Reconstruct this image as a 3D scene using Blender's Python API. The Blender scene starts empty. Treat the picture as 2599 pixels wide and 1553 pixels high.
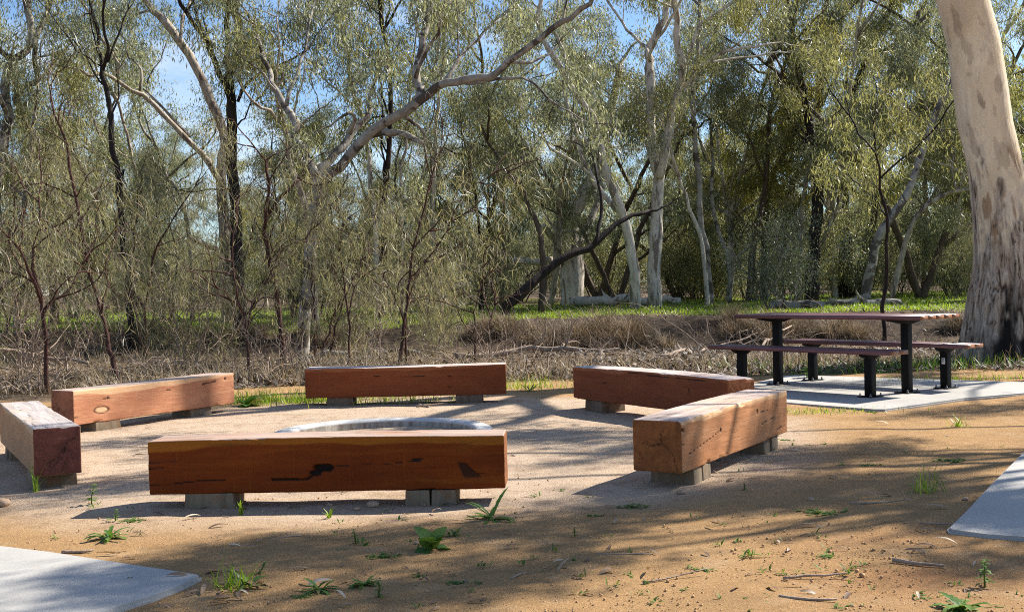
import bpy, bmesh, math, random
import numpy as np
from mathutils import Vector, Matrix
R = math.radians
scene = bpy.context.scene
COL = scene.collection

# ------------------------------------------------------------------ camera model
FPX, PW, PH = 2966.0, 2599.0, 1553.0
PITCH, ROLL, CAMH = R(-1.065), R(-1.303), 1.115
_c, _s, _cr, _sr = math.cos(PITCH), math.sin(PITCH), math.cos(ROLL), math.sin(ROLL)
def ray(u, v):
    a = (u-PW/2)/FPX; b = -(v-PH/2)/FPX
    x = a*_cr-b*_sr; w = a*_sr+b*_cr
    return np.array([x, _c-w*_s, _s+w*_c])
def P(u, v, Y):
    """point on the sight line through photo pixel u,v at real distance Y"""
    d = ray(u, v)
    return np.array([0, 0, CAMH])+d*(Y/d[1])
def G(u, v, z=0.0):
    d = ray(u, v); t = (z-CAMH)/d[2]
    return np.array([d[0]*t, d[1]*t, z])
def proj_u(x, y): return PW/2+FPX*x/y

# ------------------------------------------------------------------ numpy noise
def _h(i, j, k, s):
    n = (i*374761393+j*668265263+k*2147483647+s*974634777) & 0xFFFFFFFF
    n = ((n ^ (n >> 13))*1274126177) & 0xFFFFFFFF
    return ((n ^ (n >> 16)) & 0xFFFF)/65535.0
def noise(p, s=0):
    p = np.asarray(p, float)
    i = np.floor(p).astype(np.int64); f = p-i; f = f*f*(3-2*f)
    o = 0
    for a in (0, 1):
        for b in (0, 1):
            for c in (0, 1):
                w = (f[:, 0] if a else 1-f[:, 0])*(f[:, 1] if b else 1-f[:, 1])*(f[:, 2] if c else 1-f[:, 2])
                o = o+w*_h(i[:, 0]+a, i[:, 1]+b, i[:, 2]+c, s)
    return o
def fbm(p, s=0, o=3):
    p = np.asarray(p, float); t = 0; a = .5; q = 0
    for k in range(o):
        t = t+a*noise(p*2**k, s+k); q += a; a *= .5
    return t/q
def sst(a, b, x):
    t = np.clip((x-a)/(b-a), 0, 1); return t*t*(3-2*t)

# ------------------------------------------------------------------ mesh building
def tag(o, label=None, cat=None, group=None, kind=None):
    if label: o['label'] = label
    if cat: o['category'] = cat
    if group: o['group'] = group
    if kind: o['kind'] = kind
    return o
def empty(name, loc=(0, 0, 0), rz=0):
    o = bpy.data.objects.new(name, None); o.empty_display_size = .2
    o.location = loc; o.rotation_euler = (0, 0, rz); COL.objects.link(o); return o
def copy_tree(o, parent=None):
    c = o.copy(); COL.objects.link(c)
    if parent: c.parent = parent
    for ch in list(o.children): copy_tree(ch, c)
    return c
class MB:
    """collects quads and triangles with point attributes"""
    def __init__(self): self.v = []; self.q = []; self.t = []; self.n = 0; self.a = {}
    def add(self, v, q=None, t=None, **attr):
        v = np.asarray(v, float).reshape(-1, 3)
        if q is not None and len(q): self.q.append(np.asarray(q, np.int64).reshape(-1, 4)+self.n)
        if t is not None and len(t): self.t.append(np.asarray(t, np.int64).reshape(-1, 3)+self.n)
        for k, x in attr.items():
            self.a.setdefault(k, []).append((self.n, np.broadcast_to(np.asarray(x, float), (len(v),))))
        self.v.append(v); self.n += len(v)
    def tube(self, pts, rad, sides=6, cap=True, **attr):
        pts = np.asarray(pts, float); n = len(pts)
        rad = np.broadcast_to(np.asarray(rad, float), (n,))
        T = np.gradient(pts, axis=0); T /= np.linalg.norm(T, axis=1)[:, None]+1e-9
        ref = np.array([0, 0, 1.]) if abs(T[:, 2]).mean() < .8 else np.array([1., .2, 0])
        N = np.cross(T, ref); N /= np.linalg.norm(N, axis=1)[:, None]+1e-9
        Bn = np.cross(T, N)
        an = np.arange(sides)*2*np.pi/sides
        V = pts[:, None]+rad[:, None, None]*(np.cos(an)[None, :, None]*N[:, None]+np.sin(an)[None, :, None]*Bn[:, None])
        i = np.arange(n-1)[:, None]*sides; j = np.arange(sides)[None]; k = (j+1) % sides
        Q = np.stack([i+j, i+k, i+sides+k, i+sides+j], -1).reshape(-1, 4)
        at = {a: (np.repeat(x, sides) if np.ndim(x) else x) for a, x in attr.items()}
        V = V.reshape(-1, 3); t = []
        if cap:
            t = [(0, a+1, a) for a in range(1, sides-1)]+[((n-1)*sides, (n-1)*sides+a, (n-1)*sides+a+1) for a in range(1, sides-1)]
        self.add(V, Q, t, **at)
    def box(self, c, s, rz=0, taper=0, **attr):
        c = np.asarray(c, float); hx, hy, hz = np.asarray(s)/2
        k = 1-taper
        v = np.array([[-hx, -hy, -hz], [hx, -hy, -hz], [hx, hy, -hz], [-hx, hy, -hz],
                      [-hx*k, -hy*k, hz], [hx*k, -hy*k, hz], [hx*k, hy*k, hz], [-hx*k, hy*k, hz]])
        ca, sa = math.cos(rz), math.sin(rz)
        v = np.stack([v[:, 0]*ca-v[:, 1]*sa, v[:, 0]*sa+v[:, 1]*ca, v[:, 2]], 1)+c
        self.add(v, [[3, 2, 1, 0], [4, 5, 6, 7], [0, 1, 5, 4], [1, 2, 6, 5], [2, 3, 7, 6], [3, 0, 4, 7]], **attr)
    def build(self, name, mat, parent=None, smooth=False, loc=None, merge=0, bevel=0):
        me = bpy.data.meshes.new(name)
        V = np.concatenate(self.v) if self.v else np.zeros((0, 3))
        Q = np.concatenate(self.q) if self.q else np.zeros((0, 4), np.int64)
        T = np.concatenate(self.t) if self.t else np.zeros((0, 3), np.int64)
        me.vertices.add(len(V)); me.vertices.foreach_set('co', V.astype(np.float32).ravel())
        L = np.concatenate([Q.ravel(), T.ravel()]).astype(np.int32)
        st = np.concatenate([np.arange(len(Q))*4, len(Q)*4+np.arange(len(T))*3]).astype(np.int32)
        tot = np.concatenate([np.full(len(Q), 4), np.full(len(T), 3)]).astype(np.int32)
        me.loops.add(len(L)); me.loops.foreach_set('vertex_index', L)
        me.polygons.add(len(st)); me.polygons.foreach_set('loop_start', st); me.polygons.foreach_set('loop_total', tot)
        if smooth: me.polygons.foreach_set('use_smooth', np.ones(len(st), bool))
        for k, lst in self.a.items():
            arr = np.zeros(len(V), np.float32)
            for n0, x in lst: arr[n0:n0+len(x)] = x
            me.attributes.new(k, 'FLOAT', 'POINT').data.foreach_set('value', arr)
        me.update(calc_edges=True)
        if merge or bevel:
            bm = bmesh.new(); bm.from_mesh(me)
            if merge: bmesh.ops.remove_doubles(bm, verts=bm.verts, dist=merge)
            if bevel: bmesh.ops.bevel(bm, geom=list(bm.edges), offset=bevel, segments=2, affect='EDGES', profile=.6)
            bm.to_mesh(me); bm.free()
        if mat: me.materials.append(mat)
        o = bpy.data.objects.new(name, me); COL.objects.link(o)
        if parent: o.parent = parent
        if loc is not None: o.location = loc
        return o

# ------------------------------------------------------------------ materials
class NT:
    def __init__(self, name):
        self.m = bpy.data.materials.new(name); self.m.use_nodes = True
        self.t = self.m.node_tree; self.t.nodes.clear()
        self.out = self.t.nodes.new('ShaderNodeOutputMaterial')
    def n(self, typ, **kw):
        x = self.t.nodes.new('ShaderNode'+typ)
        for k, v in kw.items():
            if k.startswith('i_'): self.set(x, k[2:].replace('_', ' '), v)
            else: setattr(x, k, v)
        return x
    def set(self, node, key, v):
        s = node.inputs[int(key)] if key.isdigit() else node.inputs[key]
        if isinstance(v, bpy.types.NodeSocket): self.t.links.new(v, s)
        elif isinstance(v, (tuple, list)) and len(v) == 3 and s.type == 'RGBA': s.default_value = (*v, 1)
        else: s.default_value = v
    def attr(self, name): return self.n('Attribute', attribute_name=name).outputs['Fac']
    def obj(self): return self.n('TexCoord').outputs['Object']
    def mapping(self, vec, scale=(1, 1, 1), loc=(0, 0, 0)):
        return self.n('Mapping', i_Vector=vec, i_Scale=scale, i_Location=loc).outputs[0]
    def noise(self, vec, scale, detail=3, rough=.55, dist=0):
        return self.n('TexNoise', i_Vector=vec, i_Scale=scale, i_Detail=detail, i_Roughness=rough, i_Distortion=dist).outputs['Fac']
    def ramp(self, fac, stops, interp='LINEAR'):
        r = self.n('ValToRGB', i_Fac=fac); e = r.color_ramp; e.interpolation = interp
        while len(e.elements) < len(stops): e.elements.new(.5)
        for el, (p, c) in zip(e.elements, stops):
            el.position = p; el.color = (c, c, c, 1) if not isinstance(c, (tuple, list)) else (*c, 1)
        return r.outputs['Color']
    def mix(self, f, a, b, mode='MIX'):
        x = self.n('Mix', data_type='RGBA', blend_type=mode)
        for s, v in ((x.inputs[0], f), (x.inputs[6], a), (x.inputs[7], b)):
            if isinstance(v, bpy.types.NodeSocket): self.t.links.new(v, s)
            elif isinstance(v, (tuple, list)): s.default_value = (*v, 1)
            else: s.default_value = v
        return x.outputs[2]
    def math(self, op, a, b=0.0, clamp=False):
        x = self.n('Math', operation=op, use_clamp=clamp); self.set(x, '0', a); self.set(x, '1', b); return x.outputs[0]
    def bump(self, h, strength, dist, normal=None):
        b = self.n('Bump', i_Height=h, i_Strength=strength, i_Distance=dist)
        if normal: self.set(b, 'Normal', normal)
        return b.outputs[0]
    def done(self, col, rough=.8, spec=.3, normal=None, trans=0, tcol=None):
        p = self.n('BsdfPrincipled', i_Roughness=rough)
        self.set(p, 'Base Color', col); p.inputs['Specular IOR Level'].default_value = spec
        if normal: self.set(p, 'Normal', normal)
        s = p.outputs[0]
        if trans:
            t = self.n('BsdfTranslucent'); self.set(t, 'Color', tcol if tcol is not None else col)
            m = self.n('MixShader', i_Fac=trans); self.t.links.new(s, m.inputs[1]); self.t.links.new(t.outputs[0], m.inputs[2]); s = m.outputs[0]
        self.t.links.new(s, self.out.inputs['Surface']); return self.m
def plain(name, col, rough=.6, spec=.3, var=.25, scale=20, bump=0):
    t = NT(name); n = t.noise(t.obj(), scale, 4)
    c = t.mix(t.ramp(n, [(.3, 0.), (.7, 1.)]), tuple(x*(1-var) for x in col), tuple(min(1, x*(1+var)) for x in col))
    return t.done(c, rough, spec, t.bump(n, bump, .01) if bump else None)
def leafmat(name, stops, trans=.35, rough=.42, spec=.4, ty=(1.25, 1.2, .6)):
    t = NT(name); v = t.attr('var'); c = t.ramp(v, stops)
    c = t.mix(t.math('LESS_THAN', v, -.5), c, (.16, .11, .085))
    tc = t.mix(1.0, c, ty, 'MULTIPLY')
    return t.done(c, rough, spec, trans=trans, tcol=tc)
def barkmat(name, stops, blotch=None, sc=(9, 9, 2.2), rough=.85, bump=.5, lo=.45, hi=.6, bs=(5, 5, 1.1)):
    t = NT(name); o = t.obj()
    n = t.noise(t.mapping(o, sc), 1, 5, .6, .4)
    c = t.ramp(n, stops)
    if blotch:
        n2 = t.noise(t.mapping(o, bs, (3, 7, 1)), 1, 4, .6, .6)
        c = t.mix(t.ramp(n2, [(lo, 0.), (hi, 1.)]), c, blotch)
    f = t.noise(t.mapping(o, (30, 30, 6)), 1, 3)
    c = t.mix(.35, c, t.ramp(f, [(.2, (.35,)*3), (.7, (1.,)*3)]), 'MULTIPLY')
    return t.done(c, rough, .2, t.bump(f, bump, .02))

M = {}
M['leaf_grey'] = leafmat('gum_leaf_grey_green', [(0, (.09, .102, .062)), (.4, (.19, .202, .132)), (.75, (.32, .325, .23)), (.93, (.44, .42, .3)), (1, (.33, .21, .13))], trans=.48, ty=(1.25, 1.25, .8))
M['leaf_olive'] = leafmat('gum_leaf_olive', [(0, (.085, .092, .045)), (.45, (.19, .192, .098)), (.8, (.31, .3, .165)), (1, (.35, .27, .13))], trans=.48, ty=(1.3, 1.28, .74))
M['leaf_yellow'] = leafmat('gum_leaf_yellow_green', [(0, (0.122, 0.128, 0.037)), (.5, (0.244, 0.232, 0.073)), (.85, (0.366, 0.329, 0.098)), (1, (0.415, 0.281, 0.085))], trans=.48, ty=(1.3, 1.28, .74))
M['leaf_silver'] = leafmat('saltbush_leaf_silver', [(0, (.1, .12, .075)), (.6, (.18, .21, .14)), (1, (.27, .29, .2))], trans=.25)
M['weep'] = leafmat('weeping_phyllode', [(0, (.1, .098, .055)), (.35, (.2, .192, .112)), (.7, (.32, .295, .19)), (1, (.44, .365, .25))], trans=.45, ty=(1.25, 1.22, .8))
M['straw'] = leafmat('dry_grass_straw', [(0, (0.110, 0.083, 0.050)), (.4, (0.264, 0.204, 0.127)), (.8, (0.440, 0.363, 0.242)), (1, (0.572, 0.495, 0.363))], trans=.25, rough=.7, spec=.15, ty=(1.1, 1, .8))
M['grass'] = leafmat('green_grass', [(0, (.12, .2, .02)), (.5, (.24, .36, .035)), (.9, (.36, .45, .055)), (1, (.46, .42, .15))], trans=.5, ty=(1.2, 1.2, .5))
M['weed'] = leafmat('weed_leaf', [(0, (.04, .09, .018)), (.5, (.08, .17, .03)), (.9, (.15, .24, .05)), (1, (.25, .22, .08))], trans=.35, rough=.55, spec=.2)
M['litter'] = leafmat('dry_leaf', [(0, (.07, .04, .022)), (.35, (.19, .115, .065)), (.7, (.33, .23, .14)), (1, (.55, .45, .33))], trans=.12, rough=.55, ty=(1.1, .9, .6))
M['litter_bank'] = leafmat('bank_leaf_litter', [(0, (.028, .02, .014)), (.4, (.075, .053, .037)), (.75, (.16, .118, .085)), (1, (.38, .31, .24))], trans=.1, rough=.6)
M['lush'] = leafmat('lush_grass', [(0, (.045, .1, .015)), (.5, (.09, .18, .025)), (.9, (.17, .26, .045)), (1, (.36, .32, .14))], trans=.4, ty=(1.2, 1.2, .5))
M['tussock'] = leafmat('drooping_tussock', [(0, (.06, .045, .032)), (.4, (.19, .145, .1)), (.8, (.36, .285, .205)), (1, (.52, .44, .34))], trans=.2, rough=.7, spec=.1, ty=(1.1, 1, .8))
M['twig'] = barkmat('dead_twig', [(.25, (.2, .145, .105)), (.6, (.38, .29, .22)), (.8, (.5, .41, .33))])
M['twig_red'] = barkmat('sapling_stem', [(.25, (.04, .018, .014)), (.6, (.09, .042, .032)), (.85, (.18, .1, .08))])
M['bark_pale'] = barkmat('pale_gum_bark', [(.25, (.2, .15, .11)), (.45, (.38, .315, .245)), (.7, (.54, .47, .385))], (.17, .125, .095), lo=.5, hi=.58)
M['bark_white'] = barkmat('white_gum_bark', [(.25, (.3, .25, .2)), (.45, (.54, .48, .405)), (.7, (.7, .64, .56))], (.23, .18, .145), lo=.53, hi=.6)
M['bark_grey'] = barkmat('grey_limb_bark', [(.25, (.16, .14, .115)), (.5, (.29, .26, .22)), (.75, (.45, .42, .37))], (.09, .072, .058), sc=(5, 5, 5), lo=.5, hi=.56, bs=(2.6, 2.6, 2.6))
M['bark_dark'] = barkmat('charred_bark', [(.25, (.012, .009, .008)), (.6, (.035, .026, .022)), (.85, (.085, .06, .05))], bump=.9)
M['bark_brown'] = barkmat('brown_bark', [(.25, (.05, .034, .025)), (.6, (.12, .085, .062)), (.85, (.22, .165, .125))], bump=.8)

# ------------------------------------------------------------------ sun, sky, camera
SUN = Vector((.652, .367, .663)).normalized()
sl = bpy.data.lights.new('sun', 'SUN'); sl.energy = 5.0; sl.angle = R(.53); sl.color = (1, .94, .84)
so = bpy.data.objects.new('sun', sl); so.rotation_euler = SUN.to_track_quat('Z', 'Y').to_euler(); so.location = (20, 12, 22); COL.objects.link(so)
w = bpy.data.worlds.new('World'); scene.world = w; w.use_nodes = True
wt = w.node_tree; bg = wt.nodes['Background']
sky = wt.nodes.new('ShaderNodeTexSky'); sky.sky_type = 'NISHITA'; sky.sun_disc = False
sky.sun_elevation = math.asin(SUN.z); sky.sun_rotation = math.atan2(SUN.x, SUN.y)
sky.air_density = 1.0; sky.dust_density = .4; sky.ozone_density = 2.5
# thin high cloud, laid out by direction in the sky
tc = wt.nodes.new('ShaderNodeTexCoord'); mp = wt.nodes.new('ShaderNodeMapping'); mp.inputs['Scale'].default_value = (3, 3, 9)
nz = wt.nodes.new('ShaderNodeTexNoise'); nz.inputs['Scale'].default_value = 1.3; nz.inputs['Detail'].default_value = 6; nz.inputs['Roughness'].default_value = .6
rp = wt.nodes.new('ShaderNodeValToRGB'); rp.color_ramp.elements[0].position = .5; rp.color_ramp.elements[1].position = .78
rp.color_ramp.elements[1].color = (.75, .75, .75, 1)
mx = wt.nodes.new('ShaderNodeMix'); mx.data_type = 'RGBA'; mx.inputs[7].default_value = (8.5, 8.8, 9.2, 1)
wt.links.new(tc.outputs['Generated'], mp.inputs['Vector']); wt.links.new(mp.outputs[0], nz.inputs['Vector'])
wt.links.new(nz.outputs['Fac'], rp.inputs['Fac']); wt.links.new(rp.outputs['Color'], mx.inputs[0])
tn = wt.nodes.new('ShaderNodeMix'); tn.data_type = 'RGBA'; tn.blend_type = 'MULTIPLY'; tn.inputs[0].default_value = 1; tn.inputs[7].default_value = (.86, .98, 1.13, 1)
wt.links.new(sky.outputs[0], tn.inputs[6]); wt.links.new(tn.outputs[2], mx.inputs[6]); wt.links.new(mx.outputs[2], bg.inputs['Color'])
bg.inputs['Strength'].default_value = .07
cam = bpy.data.cameras.new('camera'); cam.sensor_width = 36; cam.lens = FPX/PW*36; cam.clip_end = 2000; cam.clip_start = .05
co = bpy.data.objects.new('camera', cam); COL.objects.link(co); scene.camera = co
fw = Vector((0, _c, _s)); u0 = Vector((0, -_s, _c)); r0 = Vector((1, 0, 0))
rt = _cr*r0+_sr*u0; up = -_sr*r0+_cr*u0
co.matrix_world = Matrix(((rt.x, up.x, -fw.x, 0), (rt.y, up.y, -fw.y, 0), (rt.z, up.z, -fw.z, CAMH), (0, 0, 0, 1)))
vs = scene.view_settings; vs.view_transform = 'Standard'; vs.look = 'None'; vs.exposure = 1.12; vs.gamma = 1
scene.cycles.max_bounces = 7; scene.cycles.diffuse_bounces = 3; scene.cycles.glossy_bounces = 2
scene.cycles.transmission_bounces = 3; scene.cycles.caustics_reflective = False; scene.cycles.caustics_refractive = False
scene.cycles.use_denoising = False; scene.cycles.filter_width = 1.0
scene.cycles.sample_clamp_indirect = 4

# ------------------------------------------------------------------ ground
HC = np.array([-.95, 8.62])          # centre of the ring of seats
def gz(x, y):
    x = np.asarray(x, float); y = np.asarray(y, float)
    z = -.36*np.exp(-((y-21.8)/2.6)**2)*(1-.3*sst(3, 12, x))
    z = z+.32*sst(24, 26, y+.8*np.sin(x*.35))
    z = z+.004*np.clip(y-26, 0, 60)
    p = np.stack([x*.5, y*.5, 0*x], -1).reshape(-1, 3)
    nn = (fbm(p, 5, 3).reshape(x.shape)-.5)
    p2 = np.stack([x*2.5, y*2.5, 0*x], -1).reshape(-1, 3)
    n2 = (fbm(p2, 9, 2).reshape(x.shape)-.5)
    wild = sst(13.2, 16, y+.25*np.clip(-x-3, 0, 4))
    near = .02+.0*x
    z = z+nn*(.22*wild)+n2*(near+.07*wild)
    return z
def make_ground():
    def axis(a, b, st, far, g):
        c = list(np.arange(a, b, st)); s = st
        hi = [c[-1]]
        while hi[-1] < far[1]: s *= g; hi.append(hi[-1]+s)
        lo = [a]; s = st
        while lo[-1] > far[0]: s *= g; lo.append(lo[-1]-s)
        return np.array(lo[:0:-1]+c+hi[1:])
    xs = axis(-7, 8, .05, (-500, 500), 1.06); ys = axis(2, 17, .045, (-60, 900), 1.035)
    X, Y = np.meshgrid(xs, ys); Z = gz(X, Y)
    p = np.stack([X*1.3, Y*1.3, 0*X], -1).reshape(-1, 3); nn = fbm(p, 21, 3).reshape(X.shape)-.5
    rr = np.hypot(X-HC[0], Y-HC[1])
    pale = 1-sst(2.75, 3.45, rr+nn*.6)
    edge_y = 13.4-.3*np.clip(-X-2.5, 0, 8)
    gravel = 1-sst(-.35, .35, Y-edge_y+nn*1.6)
    red = np.exp(-(((X-1.55)/.55)**2+((Y-4.55)/.45)**2))*sst(-.1, .25, nn+.12)
    nb = fbm(np.stack([X*.25, Y*.25, 0*X], -1).reshape(-1, 3), 31, 3).reshape(X.shape)
    green = sst(25.6, 27.5, Y+nn*2)*sst(.2, .4, nb+.12*(Y < 48))*(1-sst(37, 42, Y-.45*np.clip(X, 0, 30)))
    n, m = X.shape
    idx = np.arange(n*m).reshape(n, m)
    q = np.stack([idx[:-1, :-1], idx[:-1, 1:], idx[1:, 1:], idx[1:, :-1]], -1).reshape(-1, 4)
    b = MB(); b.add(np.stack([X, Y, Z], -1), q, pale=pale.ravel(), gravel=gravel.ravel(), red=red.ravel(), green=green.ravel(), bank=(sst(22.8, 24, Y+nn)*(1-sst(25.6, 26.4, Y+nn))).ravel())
    t = NT('ground_soil'); o = t.obj()
    f1 = t.noise(o, 85, 5, .75); f2 = t.noise(o, 330, 3, .7); f3 = t.noise(o, 2.2, 4); f4 = t.noise(o, 14, 4, .65)
    org = t.mix(t.ramp(f1, [(.3, 0.), (.7, 1.)]), (.32, .178, .074), (.57, .36, .172))
    org = t.mix(t.ramp(f3, [(.35, 0.), (.7, .6)]), org, (.37, .22, .1))
    pal = t.mix(t.ramp(f1, [(.3, 0.), (.7, 1.)]), (.45, .325, .225), (.66, .525, .39))
    pal = t.mix(t.ramp(f3, [(.4, 0.), (.75, .55)]), pal, (.46, .33, .225))
    c = t.mix(t.attr('pale'), org, pal)
    c = t.mix(t.math('MULTIPLY', t.attr('red'), .8), c, (.3, .13, .055))
    c = t.mix(t.ramp(f4, [(.6, 0.), (.78, .35)]), c, (.2, .12, .06))
    bl = t.noise(o, 5.5, 5, .7, .4)
    c = t.mix(t.ramp(bl, [(.5, 0.), (.68, .5)]), c, (.25, .15, .072))
    c = t.mix(t.ramp(t.noise(o, 3.1, 5, .7), [(.55, 0.), (.72, .35)]), c, (.55, .42, .27))
    sp = t.ramp(f2, [(.35, (.45,)*3), (.52, (.95,)*3), (.7, (1.3,)*3)])
    c = t.mix(.75, c, sp, 'MULTIPLY')
    wild = t.mix(t.ramp(t.noise(o, 9, 5, .7), [(.3, 0.), (.7, 1.)]), (.06, .042, .028), (.27, .195, .13))
    wild = t.mix(t.ramp(t.noise(o, .8, 4), [(.45, 0.), (.65, .7)]), wild, (.14, .095, .06))
    grn = t.mix(t.ramp(t.noise(o, 6, 4), [(.3, 0.), (.7, 1.)]), (.13, .18, .03), (.25, .33, .045))
    far = t.math('MULTIPLY', t.math('SUBTRACT', t.n('SeparateXYZ', i_Vector=o).outputs[1], 38), .04, True)
    wild = t.mix(far, wild, (.085, .062, .04))
    wild = t.mix(t.attr('green'), wild, grn)
    wild = t.mix(t.attr('bank'), wild, t.mix(t.ramp(t.noise(o, 5, 4, .7), [(.35, 0.), (.65, 1.)]), (.02, .015, .011), (.09, .062, .042)))  # dark bank soil, with the shade of its hollows painted into the colour
    c = t.mix(t.attr('gravel'), wild, c)
    h = t.math('ADD', t.math('MULTIPLY', f1, .6), t.math('MULTIPLY', f2, .4))
    h = t.math('ADD', h, t.math('MULTIPLY', f4, .8))
    mat = t.done(c, .95, .12, t.bump(h, .9, .02))
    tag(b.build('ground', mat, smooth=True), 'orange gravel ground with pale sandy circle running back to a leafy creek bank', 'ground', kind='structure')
make_ground()

def slab(name, poly, th, label, mat):
    bm = bmesh.new()
    vs_ = [bm.verts.new((x, y, -.12)) for x, y in poly]; f = bm.faces.new(vs_)
    r = bmesh.ops.extrude_face_region(bm, geom=[f])
    for v in r['geom']:
        if isinstance(v, bmesh.types.BMVert): v.co.z = th
    bmesh.ops.recalc_face_normals(bm, faces=bm.faces)
    te = [e for e in bm.edges if all(v.co.z > 0 for v in e.verts)]
    bmesh.ops.bevel(bm, geom=te, offset=.012, segments=2, affect='EDGES')
    me = bpy.data.meshes.new(name); bm.to_mesh(me); bm.free(); me.materials.append(mat)
    o = bpy.data.objects.new(name, me); COL.objects.link(o)
    return tag(o, label, 'paving', kind='structure')
def concrete(name, base=.6):
    t = NT(name); o = t.obj()
    n = t.noise(o, 1.6, 5, .6); f = t.noise(o, 60, 4, .7); g = t.noise(o, 9, 5, .7)
    c = t.mix(t.ramp(n, [(.3, 0.), (.7, 1.)]), (base*.78, base*.75, base*.69), (base, base*.955, base*.88))
    c = t.mix(t.ramp(g, [(.6, 0.), (.8, .45)]), c, (base*.62, base*.55, base*.46))
    c = t.mix(.25, c, t.ramp(f, [(.3, (.6,)*3), (.65, (1.,)*3)]), 'MULTIPLY')
    return t.done(c, .85, .25, t.bump(f, .25, .006))
M['concrete'] = concrete('concrete_broom', .42)
def xy(*uv): return [tuple(G(u, v)[:2]) for u, v in uv]
slab('path', xy((0, 1395), (132, 1411), (317, 1440), (449, 1460), (508, 1470), (513, 1473), (508, 1477), (459, 1502), (396, 1526), (306, 1553))+[(-1.6, 2.4), (-2, 0), (-9, 0), (-9, 9.2)], .022, 'smooth pale concrete path corner at the lower left', M['concrete'])
slab('path', xy((2599, 1376), (2500, 1369), (2408, 1356), (2404, 1349), (2450, 1305), (2510, 1240), (2599, 1150))+[(4.3, 9.1), (11, 9.3), (11, 0), (6.6, .8)], .022, 'smooth pale concrete path corner at the right edge', M['concrete'])
slab('concrete_pad', [(1.75, 11.05), (2.95, 9.6), (3.05, 9.57), (3.98, 10.3), (4.64, 10.61), (9.5, 12.9), (9, 13.9), (5.1, 11.72), (3.83, 12.68), (3.2, 13.18), (3.02, 13.1)], .02, 'concrete pad under the picnic table set', M['concrete'])

# ------------------------------------------------------------------ timber seats
def woodmat(name, dark, mid, lite, grey, seed, endc):
    t = NT(name); o = t.obj()
    n = t.noise(t.mapping(o, (1.3, 14, 14), (seed, seed*2, 0)), 1, 5, .6, 1.2)
    g = t.noise(t.mapping(o, (5, 110, 110), (seed, 0, 0)), 1, 4, .65, .3)
    b = t.noise(t.mapping(o, (2.2, 3, 5), (0, seed, 0)), 1, 4)
    v = t.noise(t.mapping(o, (70, 70, 1.5), (seed, 3, 0)), 1, 3)
    c = t.ramp(n, [(.25, tuple(.5*(a+b) for a, b in zip(dark, mid))), (.5, mid), (.8, tuple(.5*(a+b) for a, b in zip(mid, lite)))])
    c = t.mix(t.ramp(b, [(.4, 0.), (.7, .6)]), c, dark)
    c = t.mix(t.ramp(v, [(.6, 0.), (.8, .3)]), c, lite)
    c = t.mix(t.math('MULTIPLY', t.attr('sap'), .85), c, tuple(x*1.05 for x in lite))
    c = t.mix(.3, c, t.ramp(g, [(.3, (.55,)*3), (.6, (1.05,)*3)]), 'MULTIPLY')
    gr = t.mix(t.ramp(n, [(.35, 0.), (.7, 1.)]), tuple(x*.62 for x in grey), grey)
    gr = t.mix(.4, gr, t.ramp(g, [(.3, (.55,)*3), (.6, (1.05,)*3)]), 'MULTIPLY')
    gr = t.mix(t.ramp(b, [(.45, 0.), (.75, .5)]), gr, lite)
    c = t.mix(t.attr('top'), c, gr)
    sep = t.n('SeparateXYZ', i_Vector=o)
    yy = t.math('ADD', sep.outputs[1], .02); zz = t.math('SUBTRACT', sep.outputs[2], .15)
    rr = t.math('SQRT', t.math('ADD', t.math('MULTIPLY', yy, yy), t.math('MULTIPLY', zz, zz)))
    rr = t.math('ADD', rr, t.math('MULTIPLY', t.noise(o, 9, 3), .09))
    ring = t.math('SINE', t.math('MULTIPLY', rr, 420))
    ec = t.mix(t.ramp(t.noise(o, 14, 5, .65, .6), [(.35, 0.), (.65, 1.)]), tuple(x*.55 for x in endc), endc)
    ec = t.mix(t.math('MULTIPLY', t.math('ADD', ring, 1), .13), ec, tuple(x*.4 for x in endc))
    c = t.mix(t.attr('endg'), c, ec)
    c = t.mix(t.attr('dark'), c, (.012, .008, .006))
    h = t.math('ADD', g, t.math('MULTIPLY', n, .5))
    return t.done(c, .72, .16, t.bump(h, .35, .008))
def axis1(h, r, st):
    n = max(2, int(round(2*(h-r)/st)))
    mid = list(np.linspace(-(h-r), h-r, n+1))
    e = [r*.35, r*.7, r]
    return np.array([-(h-r)-x for x in e[::-1]]+mid+[h-r+x for x in e])
def segd(x, z, pts):
    d = np.full(x.shape, 9.)
    for (a, b), (c, e) in zip(pts[:-1], pts[1:]):
        vx, vz = c-a, e-b; t = np.clip(((x-a)*vx+(z-b)*vz)/(vx*vx+vz*vz+1e-12), 0, 1)
        d = np.minimum(d, np.hypot(x-a-t*vx, z-b-t*vz))
    return d
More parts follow.
